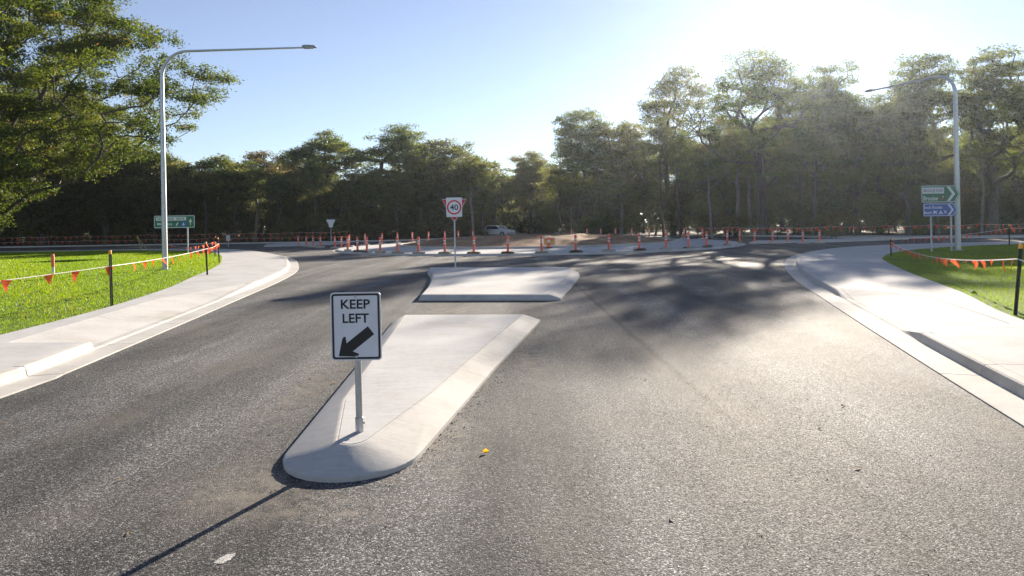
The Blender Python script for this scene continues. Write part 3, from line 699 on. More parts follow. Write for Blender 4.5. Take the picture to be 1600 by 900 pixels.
# ------------------------------------------------------------------ lamp posts
def lamp_post(base, height, adir, reach, rise, label, r0=0.105, bend=1.15):
    t = empty('street_lamp', base); tag(t, label, 'street lamp', 'tall curved street lamps')
    a = Vector((adir[0], adir[1], 0)).normalized()
    path = [(0, 0, -0.2), (0, 0, 0.02), (0, 0, height * 0.3), (0, 0, height * 0.6), (0, 0, height - bend)]; rad = [r0, r0, r0 * 0.92, r0 * 0.82, r0 * 0.70]
    for k in range(1, 11):
        th = R(90 * k / 10 * 0.97); p = a * (bend * (1 - math.cos(th))); path.append((p.x, p.y, height - bend + bend * math.sin(th))); rad.append(r0 * (0.70 - 0.022 * k))
    for k in range(1, 5):
        q = k / 4; p = a * (bend + (reach - bend) * q); path.append((p.x, p.y, height + rise * q)); rad.append(r0 * (0.47 - 0.15 * q))
    MB().tube(path, rad, 18).build('pole', M['galv'], t, True)
    MB().tube([(0, 0, -0.02), (0, 0, 0.03)], r0 * 1.9, 18).build('base_plate', M['galv'], t)
    e = a * (reach - 0.04); yaw = math.atan2(a.y, a.x)
    hd = MB().prism([(0.0, -0.035), (0.10, -0.06), (0.54, -0.05), (0.58, -0.02), (0.54, 0.03), (0.12, 0.075), (0.0, 0.05)], -0.13, 0.13).build('lamp_head', M['lamp_grey'], t)
    hd.location = (e.x, e.y, height + rise + 0.02); hd.rotation_euler = (0, R(-2), yaw)
    MB().box((0.14, -0.10, -0.075), (0.50, 0.10, -0.057)).build('lens', M['lens'], hd)
    return t
b0 = G(258, 421, 0.14); b0.z = 0.13
top = AT(330, 79.5, b0.y); tip = AT(476, 75.5, b0.y)
lamp_post(b0, top.z - 0.13, (1, -0.02), tip.x - b0.x, tip.z - top.z, 'tall galvanised curved street lamp standing on the bright lawn', 0.115)
b1 = G(1497, 391, 0.14); b1.z = 0.13
top = AT(1470, 113, b1.y); tip = AT(1362, 144, 40.6)
lamp_post(b1, top.z - 0.13, (tip.x - b1.x, 40.6 - b1.y), 5.9, 0.2, 'tall galvanised curved street lamp behind the pointed direction signs', 0.135)
b2 = AT(893, 369, 88); b2.z = 0.1
t = empty('path_lamp', b2); tag(t, 'slim grey lamp post far off beyond the roundabout earth mound', 'street lamp')
zt = AT(893, 325, 88).z
MB().tube([(0, 0, 0), (0, 0, zt - 0.3)], [0.05, 0.035], 10).build('pole', M['lamp_grey'], t, True)
MB().tube([(0, 0, zt - 0.32), (0, 0, zt - 0.2), (0.1, 0, zt - 0.12), (0.5, 0, zt - 0.1)], [0.035, 0.035, 0.03, 0.03], 8).build('arm', M['lamp_grey'], t, True)
MB().box((0.3, -0.12, zt - 0.12), (0.75, 0.12, zt - 0.04)).build('lamp_head', M['lamp_grey'], t)

# ------------------------------------------------------------------ orange bollards
def bollard_parts():
    t = empty('bollard')
    MB().tube([(0, 0, 0.10), (0, 0, 0.14), (0, 0, 0.16), (0, 0, 0.86), (0, 0, 0.88)], [0.10, 0.10, 0.074, 0.068, 0.068], 12).build('post', M['orange'], t, True)
    for z in (0.58, 0.74): MB().tube([(0, 0, z), (0, 0, z + 0.075)], [0.0735, 0.0722], 12).build('reflective_band', M['reflect'], t, True)
    MB().tube([(0, 0, 0.88), (0, 0, 0.90), (0, 0, 1.0), (0, 0, 1.02)], [0.088, 0.092, 0.080, 0.045], 12).build('cap', M['orange'], t, True)
    return t
def long_base():
    prof = [(-0.40, 0), (0.40, 0), (0.36, 0.10), (0.25, 0.125), (-0.25, 0.125), (-0.36, 0.10)]
    return MB().prism(prof, -0.15, 0.15).mesh('base_block')
def round_base():
    return MB().tube([(0, 0, 0), (0, 0, 0.04), (0, 0, 0.11)], [0.21, 0.20, 0.09], 8).mesh('base')
bp = bollard_parts(); lb = long_base(); rb = round_base(); first = [True]
def bollard(pos, rz, kind, label, group):
    t = bp if first[0] else copy_tree(bp); first[0] = False
    t.location = pos; t.rotation_euler = (random.uniform(-0.025, 0.025), random.uniform(-0.03, 0.03), rz)
    link('base', lb if kind == 'long' else rb, M['rubber'] if kind == 'long' else M['rubber'], t)
    tag(t, label, 'bollard', group); return t
random.seed(4)
front = [543, 558.5, 573, 594, 621, 654, 695, 740, 793.5, 846, 899, 951, 999, 1040.5, 1076, 1104.5, 1136, 1156]
def circle_hit(px, r_, far=False):
    d = ray(px, 380); dx, dy = d[0], 1.0; a = dx * dx + dy * dy; b = -2 * (dx * CX + dy * CY); c = CX * CX + CY * CY - r_ * r_
    q = b * b - 4 * a * c
    if q < 0: tt = -b / (2 * a)
    else: tt = (-b + (1 if far else -1) * math.sqrt(q)) / (2 * a)
    return Vector((dx * tt, dy * tt))
for x in front:
    p = circle_hit(x, CR - 0.16); a = math.atan2(p.y - CY, p.x - CX)
    lab = {846: 'orange bollard on a grey base block just beside the yellow works board', 695: 'orange bollard on a grey base block seen close beside the speed sign post', 740: 'second orange bollard past the speed sign post, towards the works board',
           793.5: 'third orange bollard past the speed sign post on a base block', 899: 'orange bollard on a base block, the next one past the yellow works board', 1156: 'last orange bollard of the apron row, towards the shaded island'}.get(x, 'orange bollard on a long grey base block at the near edge of the concrete apron')
    bollard((p.x, p.y, 0.128), a + math.pi / 2, 'long', lab, 'bollards along the near edge of the apron')
back = [545.5, 570.5, 597, 621, 644.5, 669.5, 695.5, 716.5, 739, 893, 917.5, 939, 962, 987.5, 1014.5, 1040.5, 1069, 1098]
for x in back:
    p = circle_hit(x, CR - 0.3, True); a = math.atan2(p.y - CY, p.x - CX)
    bollard((p.x, p.y, 0.128), a, 'round', 'orange bollard at the far edge of the apron behind the earth mound', 'bollards along the far edge of the apron')
for x, y in ((466, 384.5), (478.5, 385.2), (489, 386), (500.5, 386.8), (523.5, 388), (533.5, 389)):
    p = G(x, y); bollard(p, 0, 'round', 'orange bollard on the asphalt in front of the far thin island', 'bollards beside the far thin island')
for x, y in ((1179, 380.5), (1207, 380.3), (1231.5, 379.8), (1255, 380.8), (1280.5, 380.2)):
    p = G(x, y); bollard(p, 0, 'round', 'orange bollard on the shaded asphalt in front of the big tree trunks', 'bollards by the far shaded island')

# ------------------------------------------------------------------ pickets and bunting
def picket_mesh():
    mb = MB()
    for k in range(3):
        a = R(90 + 120 * k); c_, s_ = math.cos(a), math.sin(a); q = 0.006
        mb.prism([(-q * s_, q * c_), (q * s_, -q * c_), (0.034 * c_ + q * s_, 0.034 * s_ - q * c_), (0.034 * c_ - q * s_, 0.034 * s_ + q * c_)], -0.15, 1.0, 'z')
    return mb.mesh('post')
pm = picket_mesh()
capm = MB().tube([(0, 0, -0.06), (0, 0, 0.0), (0, 0, 0.025), (0, 0, 0.032)], [0.036, 0.036, 0.03, 0.012], 10).mesh('cap')
def picket(px, py, ptop, label, z=0.135, lean=(0, 0), pos=None, mat=None, group='bunting posts'):
    p = G(px, py, z) if pos is None else Vector(pos); h_ = (py - ptop) * p.y / F if ptop < 200000 and pos is None else ptop
    t = empty('star_picket', p, random.uniform(0, 6)); t.rotation_euler = (lean[0], lean[1], t.rotation_euler[2])
    o = link('post', pm, mat or M['picket'], t); o.scale = (1, 1, h_)
    c = link('cap', capm, M['cap'], t); c.location = (0, 0, h_)
    tag(t, label, 'post', group); return p, h_
flag_me = []
for k in range(6):
    rr = random.Random(k); mb = MB(); n1 = 4
    w2, L2 = 0.105, 0.26; cols_ = []
    sway = rr.uniform(-0.06, 0.06); tw = rr.uniform(-0.5, 0.5)
    for i in range(n1 + 1):
        q = i / n1; ww = w2 * (1 - q) + 0.004; yb = sway * q * q + 0.02 * math.sin(q * 5 + k); a = tw * q
        cols_.append([(-ww * math.cos(a), yb - ww * math.sin(a), -L2 * q), (ww * math.cos(a), yb + ww * math.sin(a), -L2 * q)])
    vv = [p for c in cols_ for p in c]; mb.add(vv, [(2*i, 2*i+1, 2*i+3, 2*i+2) for i in range(n1)])
    flag_me.append(mb.mesh('flag'))
def bunting(pts, spacing, label, sag=0.10, cordr=0.009, fs=1.0, rnd=None):
    rnd = rnd or random.Random(11)
    t = empty('bunting_line', pts[0]); tag(t, label, 'bunting'); o0 = Vector(pts[0])
    path = []
    for a, b in zip(pts, pts[1:]):
        a, b = Vector(a), Vector(b); n = 12
        for k in range(n):
            q = k / n; p = a.lerp(b, q); p.z -= sag * 4 * q * (1 - q); path.append(p - o0)
    path.append(Vector(pts[-1]) - o0)
    MB().tube(path, cordr, 5).build('cord', M['cord'], t)
    s = 0; nxt = spacing * 0.5
    for a, b in zip(path, path[1:]):
        L = (b - a).length
        while nxt < s + L:
            p = a.lerp(b, (nxt - s) / L); f = link('flag', rnd.choice(flag_me), M['flag'], t); f.location = p
            f.rotation_euler = (rnd.uniform(-0.3, 0.3), rnd.uniform(-0.25, 0.25), math.atan2(b.y - a.y, b.x - a.x) + rnd.uniform(-0.5, 0.5)); f.scale = (fs, fs, fs * rnd.uniform(0.8, 1.1))
            nxt += spacing * rnd.uniform(0.8, 1.25)
        s += L
    return t
random.seed(8)
pA, hA = picket(174.5, 478, 393, 'black bunting post at the lawn edge beside the path, close to the pale ramp', lean=(0, R(-1)))
pB, hB = picket(324, 430, 379, 'black bunting post with orange cap, between the lamp post and the path bend', lean=(0, R(-3)))
pC, hC = picket(342.5, 411, 372, 'thin black bunting post at the tip of the bright lawn', lean=(0, R(-2)))
pD, hD = picket(336, 401, 370, 'black bunting post behind the tip of the bright lawn', lean=(0, R(-2)))
pZ = Vector((-11.2, 8.2, 0.135))
picket(0, 0, 1.3, 'black bunting post on the lawn short of the pale ramp', pos=pZ)
def at(p, h_): return (p.x, p.y, p.z + h_)
bunting([at(pZ, 0.80), at(pA, 0.96), at(pB, 1.02), at(pC, 1.0), at(pD, 0.95)], 0.85, 'orange flag bunting on white cord in front of the bright lawn', 0.05)
pE = G(262, 393, 0.135); picket(0, 0, 1.0, 'short black bunting post at the back of the bright lawn', pos=pE)
bunting([at(pD, 0.95), at(pE, 0.55)], 1.1, 'orange flag bunting sagging along the back of the bright lawn', 0.3)
pR1, hR1 = picket(1586, 492, 383, 'black bunting post with orange cap, on the shaded lawn edge', lean=(0, R(5)))
pR2, hR2 = picket(1392.5, 400.5, 372, 'thin black bunting post at the tip of the shaded lawn')
pR3, hR3 = picket(1577, 384, 352, 'black bunting post at the back of the shaded lawn beyond the lamp post')
pR0 = Vector((9.3, 6.5, 0.135)); picket(0, 0, 1.2, 'black bunting post on the lawn beside the shaded kerb', pos=pR0)
bunting([at(pR0, 0.9), at(pR1 + Vector((0.06, 0, 0)), 1.02), at(pR2, 0.62)], 0.8, 'orange flag bunting sagging across the shaded lawn', 0.28, fs=0.95)
bunting([at(pR2, hR2 * 0.95), at(pR3, 1.0), (40, 41.5, 1.25)], 0.62, 'dense orange bunting tied from the shaded lawn tip past the lamp post', 0.12, fs=1.15)
# long double bunting at the far side of the left-hand leg
fp = []
for x in (-60, 48, 81, 134, 232, 330, 392, 470, 545):
    q = AT(x, 380, 79.3); q.z = 0.12; fp.append(q)
for q in fp: picket(0, 0, 1.15, 'weathered bunting post in front of the dark trees beyond the far kerb', pos=q, mat=M['timber'], group='bunting posts along the far kerb')
bunting([at(q, 1.05) for q in fp], 0.75, 'long upper line of red bunting in front of the dark trees', 0.08, 0.012, 1.45)
bunting([at(q, 0.52) for q in fp], 0.75, 'long lower line of red bunting in front of the dark trees', 0.08, 0.012, 1.45, random.Random(5))
fp2 = []
for x in (1090, 1140, 1215, 1300, 1385, 1460, 1530, 1620):
    q = AT(x, 380, 68 if x < 1200 else 60); q.z = 0.12; fp2.append(q)
for q in fp2: picket(0, 0, 1.1, 'bunting post at the foot of the backlit trees', pos=q, mat=M['timber'], group='bunting posts under the backlit trees')
bunting([at(q, 0.95) for q in fp2], 0.7, 'red bunting strung along the foot of the backlit trees', 0.1, 0.012, 1.35)
# orange and white guide post, timber tripod
p0 = G(83, 428, 0.13); t = empty('guide_post', p0); tag(t, 'orange topped white guide post on the bright lawn', 'guide post')
hh = 31 * p0.y / F
MB().tube([(0, 0, -0.05), (0, 0, hh * 0.36)], 0.055, 12).build('lower_sleeve', M['white'], t, True)
MB().tube([(0, 0, hh * 0.36), (0, 0, hh * 0.9), (0, 0, hh)], [0.062, 0.06, 0.045], 12).build('post', M['orange'], t, True)
p0 = G(221, 391.5, 0.135); t = empty('timber_tripod', p0); tag(t, 'tripod of timber stakes with an orange tip at the back of the bright lawn', 'tripod')
hh = 21 * p0.y / F
for dx, dy in ((-0.1, 0.25), (0.18, -0.2), (0.48, 0.15)): MB().tube([(dx, dy, -0.03), (-0.28, 0.0, hh)], 0.028, 6).build('leg', M['timber'], t)
MB().tube([(-0.27, 0, hh - 0.16), (-0.30, 0, hh + 0.06)], 0.05, 8).build('orange_tip', M['cap'], t, True)
# works board on the apron
p0 = G(858.5, 389, 0.16); t = empty('works_sign', p0, R(3)); tag(t, 'small yellow and orange roadworks board standing on the concrete apron', 'works sign')
k_ = p0.y / F; zb = 6.0 * k_
for x in (-0.28, 0.28):
    MB().tube([(x, -0.12, 0), (x, 0, zb + 0.3)], 0.015, 6).build('leg', M['galv'], t)
    MB().tube([(x, 0.35, 0), (x, 0.02, zb + 0.3)], 0.015, 6).build('leg', M['galv'], t)
pn = MB().box((-9.5 * k_, -0.03, zb), (9.5 * k_, -0.01, zb + 12 * k_)).build('panel', M['yellow'], t)
ringplate(rrect(19 * k_, 12 * k_, 0.02, 0, zb + 6 * k_), rrect(17 * k_, 10 * k_, 0.02, 0, zb + 6 * k_), -0.034, -0.031).build('border', M['white'], pn)
MB().box((-7.5 * k_, -0.034, zb + 7.4 * k_), (7.5 * k_, -0.031, zb + 10.2 * k_)).build('orange_band', M['orange'], pn)
# a cone beside the board
def cone(pos, label):
    t = empty('traffic_cone', pos); tag(t, label, 'traffic cone', 'traffic cones')
    MB().box((-0.19, -0.19, 0), (0.19, 0.19, 0.04)).build('base', M['picket'], t)
    MB().tube([(0, 0, 0.04), (0, 0, 0.72)], [0.14, 0.03], 14).build('body', M['orange'], t, True)
    MB().tube([(0, 0, 0.36), (0, 0, 0.52)], [0.095, 0.069], 14).build('reflective_band', M['reflect'], t, True)
q = circle_hit(858, CR - 4.0, False); cone((q.x, q.y + 0.5, 0.25), 'orange traffic cone standing just behind the yellow works board')
q = AT(1069, 380, 76); cone((q.x, q.y, 0), 'orange traffic cone on the far asphalt behind the mound')
q = AT(1099, 380, 76); cone((q.x, q.y, 0), 'orange traffic cone on the far asphalt near the backlit trees')

# ------------------------------------------------------------------ vehicles far off
def car(pos, rz, mat, label, ute):
    t = empty('utility_truck' if ute else 'parked_car', pos, rz); tag(t, label, 'truck' if ute else 'car')
    if ute:
        low = [(-2.6, 0.42), (2.5, 0.42), (2.62, 0.60), (2.55, 0.92), (1.35, 1.06), (1.15, 1.10), (-0.75, 1.10), (-2.6, 1.06)]
        cab = [(-0.75, 1.08), (1.25, 1.08), (0.55, 1.66), (0.30, 1.72), (-0.55, 1.72), (-0.72, 1.62)]
        win = [(-0.55, 1.14), (1.02, 1.14), (0.48, 1.60), (-0.50, 1.62)]
    else:
        low = [(-2.1, 0.35), (2.1, 0.35), (2.2, 0.62), (2.05, 0.85), (1.05, 0.98), (-1.9, 1.0), (-2.15, 0.8)]
        cab = [(-1.9, 0.98), (1.05, 0.98), (0.35, 1.48), (-1.3, 1.52)]
        win = [(-1.65, 1.03), (0.82, 1.03), (0.28, 1.42), (-1.22, 1.45)]
    MB().prism(low, -0.90, 0.90).build('body', mat, t); MB().prism(cab, -0.78, 0.78).build('cabin', mat, t)
    for s in (-1, 1): MB().prism(win, s * 0.785, s * 0.795).build('side_window', M['glass'], t)
    ws = (1.27, 0.57) if ute else (1.07, 0.37); z0, z1 = (1.12, 1.62) if ute else (1.0, 1.44)
    MB().add([(ws[0] - 0.04, -0.7, z0), (ws[0] - 0.04, 0.7, z0), (ws[1] + 0.04, 0.62, z1), (ws[1] + 0.04, -0.62, z1)], [(0, 1, 2, 3)]).build('windscreen', M['glass'], t)
    for x in ((1.65, -1.55) if ute else (1.35, -1.35)):
        for s in (-1, 1):
            wh = MB().tube([(x, s * 0.74, 0.36), (x, s * 0.94, 0.36)], 0.36, 20).build('wheel', M['tyre'], t, True)
            MB().tube([(x, s * 0.941, 0.36), (x, s * 0.95, 0.36)], 0.2, 14).build('rim', M['galv'], wh, True)
    for s in (-1, 1): MB().box((2.5 if ute else 2.1, s * 0.62 - 0.16, 0.68), (2.6 if ute else 2.18, s * 0.62 + 0.16, 0.82)).build('headlight', M['headlight'], t)
    if ute:
        for s in (-1, 1):
            MB().tube([(-0.9, s * 0.8, 1.08), (-0.9, s * 0.8, 1.75), (-2.5, s * 0.8, 1.75), (-2.5, s * 0.8, 1.08)], 0.03, 6).build('rack_rail', M['galv'], t)
    return t
q = AT(779, 372, 90); car((q.x, q.y, 0), R(-38), M['car_white'], 'white car with dark windows parked beyond the roundabout mound', False)
q = AT(929, 372, 94); car((q.x + 0.2, q.y, 0.12), R(6), M['car_blue'], 'dark teal car parked under the trees beyond the mound', False)

# ------------------------------------------------------------------ trees
def unit(a): return a / np.maximum(np.linalg.norm(a, axis=-1, keepdims=True), 1e-9)
def leaf_quads(C, size, rg, aspect=0.42, tint=None, flat=0.35):
    """one folded-free rhombic leaf per centre, random pose leaning to the horizontal by flat"""
    n = len(C); a = unit(rg.normal(size=(n, 3)) * [1, 1, 0.75]); nrm = unit(rg.normal(size=(n, 3)) * (1 - flat) + np.array([0, 0, flat * 1.6]))
    b = unit(np.cross(nrm, a)); L = (size * rg.uniform(0.65, 1.35, n))[:, None]
    V = np.stack([C - a * L * 0.5, C + b * L * aspect * 0.5 - a * L * 0.06, C + a * L * 0.5, C - b * L * aspect * 0.5 - a * L * 0.06], 1).reshape(-1, 3)
    T = np.repeat(rg.uniform(0, 1, n) ** 1.3 if tint is None else tint, 4)
    return V, np.arange(4 * n).reshape(-1, 4), T
def limb_mesh(name, nodes, par, rad, sides=6):
    V = []; Fq = []; k = np.arange(sides) * 2 * math.pi / sides
    for i, p in enumerate(par):
        if p < 0: continue
        A_, B_ = nodes[p], nodes[i]; d = B_ - A_; L = np.linalg.norm(d)
        if L < 1e-4: continue
        d = d / L; ref = np.array([1.0, 0, 0]) if abs(d[0]) < 0.9 else np.array([0, 1.0, 0])
        u = np.cross(d, ref); u /= np.linalg.norm(u); v = np.cross(d, u)
        ra = min(rad[p], rad[i] * 1.35); rb_ = rad[i]
        c = np.cos(k)[:, None] * u + np.sin(k)[:, None] * v; base = len(V) * 1
        V.extend((A_ - d * ra * 0.3 + c * ra).tolist()); V.extend((B_ + c * rb_).tolist())
        for j in range(sides): Fq.append((base + j, base + (j + 1) % sides, base + sides + (j + 1) % sides, base + sides + j))
    return np_mesh(name, V, Fq, None, True)
def grow(seed, Ht, Rc, base_f, ncl, style='gum', leaves=240, lsize=0.30, pad=(0.75, 1.45), flatp=0.42, tr=0.022, lean=(0, 0), fork=0.42, bare=0.0, sway=1.0):
    """a trunk, limbs that reach each foliage pad, and pads made of leaf clusters; returns (limbs mesh, crown mesh)"""
    rg = np.random.default_rng(seed); zc = Ht * (base_f + 1) / 2; hz = Ht * (1 - base_f) / 2
    pts = []; tries = 0
    lob = [(rg.uniform(0, 2 * math.pi), rg.uniform(0.7, 1.25)) for _ in range(6)]
    while len(pts) < ncl and tries < 60000:
        tries += 1
        q = rg.uniform(-1, 1, 3); r_ = np.linalg.norm(q)
        if r_ > 1 or r_ < (0.30 if style != 'dome' else 0.15): continue
        if style == 'umbrella' and q[2] < -0.25 and rg.random() < 0.8: continue
        if style == 'gum' and q[2] < -0.35 and rg.random() < 0.5: continue
        az = math.atan2(q[1], q[0]); f = 1.0
        for la, ls in lob: f += (ls - 1) * math.exp(-((math.atan2(math.sin(az - la), math.cos(az - la))) / 0.5) ** 2)
        w_ = 1.0 if style != 'umbrella' else 1.05 - 0.25 * abs(q[2])
        f *= 0.8 + 0.35 * math.sin(3.1 * q[2] + seed)
        p = np.array([q[0] * Rc * f * w_, q[1] * Rc * f * w_, zc + q[2] * hz]); p[0] += lean[0] * p[2]; p[1] += lean[1] * p[2]
        if p[2] > Ht: continue
        md = 0.62 * (pad[0] + pad[1]) / 2 if style != 'umbrella' else 0.75 * (pad[0] + pad[1]) / 2
        if pts and np.min(np.linalg.norm((np.array(pts) - p) * [1, 1, 1.7], axis=1)) < md: continue
        pts.append(p)
    pts = np.array(pts)
    # trunk and leader
    nodes = []; par = []; nt_ = 9; bend = rg.normal(0, 0.05, 2) * Ht * sway; zt = Ht * (0.80 if style != 'umbrella' else fork + 0.12)
    for i in range(nt_ + 1):
        q = i / nt_; z = zt * q
        nodes.append(np.array([lean[0] * z + bend[0] * math.sin(q * 2.6) + rg.normal(0, 0.012) * Ht * q, lean[1] * z + bend[1] * math.sin(q * 2.6) + rg.normal(0, 0.012) * Ht * q, z])); par.append(i - 1)
    depth = [np.linalg.norm(nodes[i] - nodes[0]) for i in range(nt_ + 1)]
    forkp = np.array([0, 0, Ht * fork]); order = np.argsort(np.linalg.norm(pts - forkp, axis=1)); minz = Ht * min(base_f, fork) * 0.8; tips = []
    for oi in order:
        c = pts[oi]; NN = np.array(nodes); d = np.linalg.norm(NN - c, axis=1); cost = d + 0.22 * np.array(depth) + np.maximum(0, NN[:, 2] - c[2] + 0.2) * 1.3
        cost = np.where(NN[:, 2] < minz, 1e6, cost); j = int(np.argmin(cost)); a = NN[j]; L = d[j]; prev = j
        steps = max(1, min(5, int(L / 0.9)))
        for s in range(1, steps + 1):
            q = s / steps; p = a + (c - a) * q
            if s < steps: p = p + rg.normal(0, 0.07, 3) * L * [1, 1, 0.7] + np.array([0, 0, -0.10 * L * math.sin(math.pi * q)])
            nodes.append(p); par.append(prev); depth.append(depth[prev] + L / steps); prev = len(nodes) - 1
        tips.append(prev)
    cnt = np.zeros(len(nodes))
    for tp in tips:
        i = tp
        while i >= 0: cnt[i] += 1; i = par[i]
    rad = tr * np.maximum(cnt, 0.6) ** 0.52
    for i in range(nt_ + 1):
        q = 1 - nodes[i][2] / Ht; rad[i] = max(rad[i], tr * len(tips) ** 0.5 * 0.9 * q ** 1.2)
    rad[0] *= 1.5
    limbs = limb_mesh('trunk', nodes, par, rad)
    # foliage pads
    C = []; T = []
    for i, c in enumerate(pts):
        if rg.random() < bare: continue
        pr = rg.uniform(*pad); nsub = max(4, int(9 * pr)); ang = rg.uniform(0, 2 * math.pi, nsub); rr = np.sqrt(rg.uniform(0, 1, nsub)) * pr
        sub = np.stack([np.cos(ang) * rr, np.sin(ang) * rr, (rg.uniform(-0.5, 1, nsub) * flatp * pr) * (1 - 0.6 * (rr / pr) ** 2)], 1) + c
        nl = int(leaves * (pr / 1.1) ** 2 * rg.uniform(0.55, 1.25)); wch = rg.integers(0, nsub, nl)
        C.append(sub[wch] + rg.normal(0, 1, (nl, 3)) * [0.26, 0.26, 0.15] * (0.6 + 0.4 * pr))
        base_t = rg.uniform(0.05, 0.7); tt = np.clip(base_t * 0.75 + rg.uniform(0, 0.4, nl), 0, 0.9); tt[rg.random(nl) < 0.02] = 1.0; T.append(tt)
    C = np.concatenate(C); T = np.concatenate(T); V, Fq, T4 = leaf_quads(C, lsize, rg, 0.40, T)
    return limbs, np_mesh('crown', V, Fq, T4)
def put_tree(proto, pos, sx, sz, rz, leaf, bark, label, group, name='gum_tree', cat='tree'):
    t = empty(name, pos, rz); t.scale = (sx, sx, sz); tag(t, label, cat, group)
    for me, nm, mt in ((proto[0], 'trunk', bark), (proto[1], 'crown', leaf)):
        o = bpy.data.objects.new(nm, me); col.objects.link(o); o.parent = t
        if len(me.materials) == 0: me.materials.append(None)
        o.material_slots[0].link = 'OBJECT'; o.material_slots[0].material = mt
    return t
PR = {}
#             seed  H   R   base  n    style
PR['umb1'] = (grow(21, 16, 5.6, 0.50, 120, 'umbrella', 230, 0.28, (0.8, 1.5), 0.32, 0.024, fork=0.40), 16, 5.6)
PR['umb2'] = (grow(22, 18, 7.0, 0.36, 125, 'umbrella', 200, 0.27, (0.7, 1.5), 0.28, 0.028, fork=0.30), 18, 7.0)
PR['gum1'] = (grow(23, 17, 5.2, 0.28, 170, 'gum', 230, 0.28, (0.7, 1.4), 0.45), 17, 5.2)
PR['gum2'] = (grow(24, 15, 4.6, 0.30, 140, 'gum', 240, 0.28, (0.7, 1.3), 0.5), 15, 4.6)
PR['dome1'] = (grow(25, 14, 6.0, 0.16, 230, 'dome', 230, 0.30, (0.8, 1.4), 0.55), 14, 6.0)
PR['dome2'] = (grow(26, 12, 4.8, 0.12, 170, 'dome', 240, 0.30, (0.8, 1.4), 0.55), 12, 4.8)
PR['lean'] = (grow(27, 17, 3.9, 0.45, 95, 'gum', 200, 0.27, (0.6, 1.2), 0.4, 0.026, (0.06, 0.0), 0.40, 0.05), 17, 3.9)
PR['sun'] = (grow(28, 19, 8.6, 0.30, 190, 'umbrella', 190, 0.25, (0.6, 1.3), 0.30, 0.030, fork=0.45, sway=0.15), 19, 8.6)
PR['tall'] = (grow(29, 18, 6.4, 0.30, 150, 'umbrella', 210, 0.26, (0.6, 1.3), 0.28, 0.030, fork=0.30), 18, 6.4)
PR['bush1'] = (grow(31, 5.5, 2.6, 0.02, 70, 'dome', 200, 0.26, (0.6, 1.0), 0.8, 0.014, fork=0.1), 5.5, 2.6)
PR['bush2'] = (grow(32, 7.0, 2.4, 0.05, 80, 'dome', 200, 0.26, (0.6, 1.0), 0.8, 0.014, fork=0.15), 7.0, 2.4)
PR['bush3'] = (grow(33, 3.2, 2.2, 0.0, 45, 'dome', 190, 0.24, (0.5, 0.9), 0.8, 0.012, fork=0.1), 3.2, 2.2)
PR['pole'] = (grow(34, 14, 2.4, 0.55, 50, 'gum', 210, 0.27, (0.6, 1.1), 0.5, 0.022), 14, 2.4)
rt = random.Random(77)
def tree_px(px, ytop, hw, Y, key, leaf, label, group, bark='bark', rz=None, z0=0.1, name='gum_tree', cat='tree'):
    pr, Hp, Rp = PR[key]; top = AT(px, ytop, Y); x0 = AT(px, 372, Y).x
    sz = (top.z - z0) / Hp; sx = hw * Y / F / Rp
    return put_tree(pr, (x0, Y, z0 - 0.05), sx, sz, rt.uniform(0, 6.28) if rz is None else rz, M[leaf], M[bark], label, group, name, cat)
# the trees whose outline stands against the sky
tree_px(-10, 150, 110, 86, 'dome1', 'leafB', 'broad olive tree under the limbs of the great spreading tree', None)
tree_px(90, 196, 84, 82.5, 'dome2', 'leafC', 'bright green tree standing behind the orange topped guide post', None)
tree_px(172, 214, 84, 84, 'dome1', 'leafC', 'bright green broad tree just past the lawn bunting post', None)
tree_px(245, 236, 66, 85, 'dome2', 'leafB', 'olive tree directly behind the lawn lamp post', None)
tree_px(335, 243, 62, 86, 'dome2', 'leafC', 'yellow-green rounded tree behind the wide green direction sign', None)
tree_px(415, 240, 74, 104, 'dome1', 'leafD', 'brownish broad tree crown rising behind the yellow-green tree', None)
tree_px(285, 262, 60, 92, 'dome2', 'leafB', 'dull olive tree half hidden by the lawn lamp post', None)
tree_px(514, 203, 62, 90, 'umb1', 'leafA', 'flat-topped umbrella tree above the pale give way sign', None)
tree_px(470, 262, 60, 86, 'dome2', 'leafB', 'low olive tree at the foot of the flat-topped umbrella tree', None)
tree_px(628, 194, 96, 92, 'umb2', 'leafA', 'tall flat-topped tree with sky showing through, above the long bunting', None)
tree_px(692, 222, 88, 87, 'dome1', 'leafB', 'broad domed olive tree directly behind the round speed sign', None)
tree_px(590, 262, 66, 86, 'dome2', 'leafA', 'dark rounded tree between the umbrella tree and the domed olive tree', None)
tree_px(752, 262, 40, 90, 'gum2', 'leafA', 'narrow tree at the sloping edge of the domed olive tree', None)
tree_px(828, 238, 46, 104, 'gum1', 'leafB', 'slender open gum standing in the dip of the tree line', None)
tree_px(905, 172, 62, 90, 'gum1', 'leafA', 'tall ragged gum rising behind the yellow works board', None)
tree_px(975, 182, 62, 92, 'gum2', 'leafB', 'tall dense gum next to the ragged one', None)
tree_px(1052, 99, 56, 78, 'lean', 'leafB', 'leaning gum with bare curving trunk and sparse clumps', None, rz=0.25)
tree_px(1192, 74, 150, 71, 'sun', 'leafA', 'huge spreading tree with thick trunk, silhouetted under the sun', None, rz=1.1)
tree_px(1300, 92, 76, 74, 'tall', 'leafA', 'tall layered tree beside the huge spreading one', None)
tree_px(1378, 160, 60, 72, 'gum2', 'leafA', 'shorter layered tree at the end of the shaded lamp arm', None)
tree_px(1448, 80, 104, 66, 'umb2', 'leafA', 'tall layered tree behind the shaded lamp post', None)
tree_px(1550, 72, 112, 62, 'tall', 'leafA', 'tall spreading tree beyond the shaded lawn', None, rz=2.0)
tree_px(1340, 148, 74, 71, 'gum1', 'leafA', 'dense tree closing the gap behind the shaded lamp arm', None)
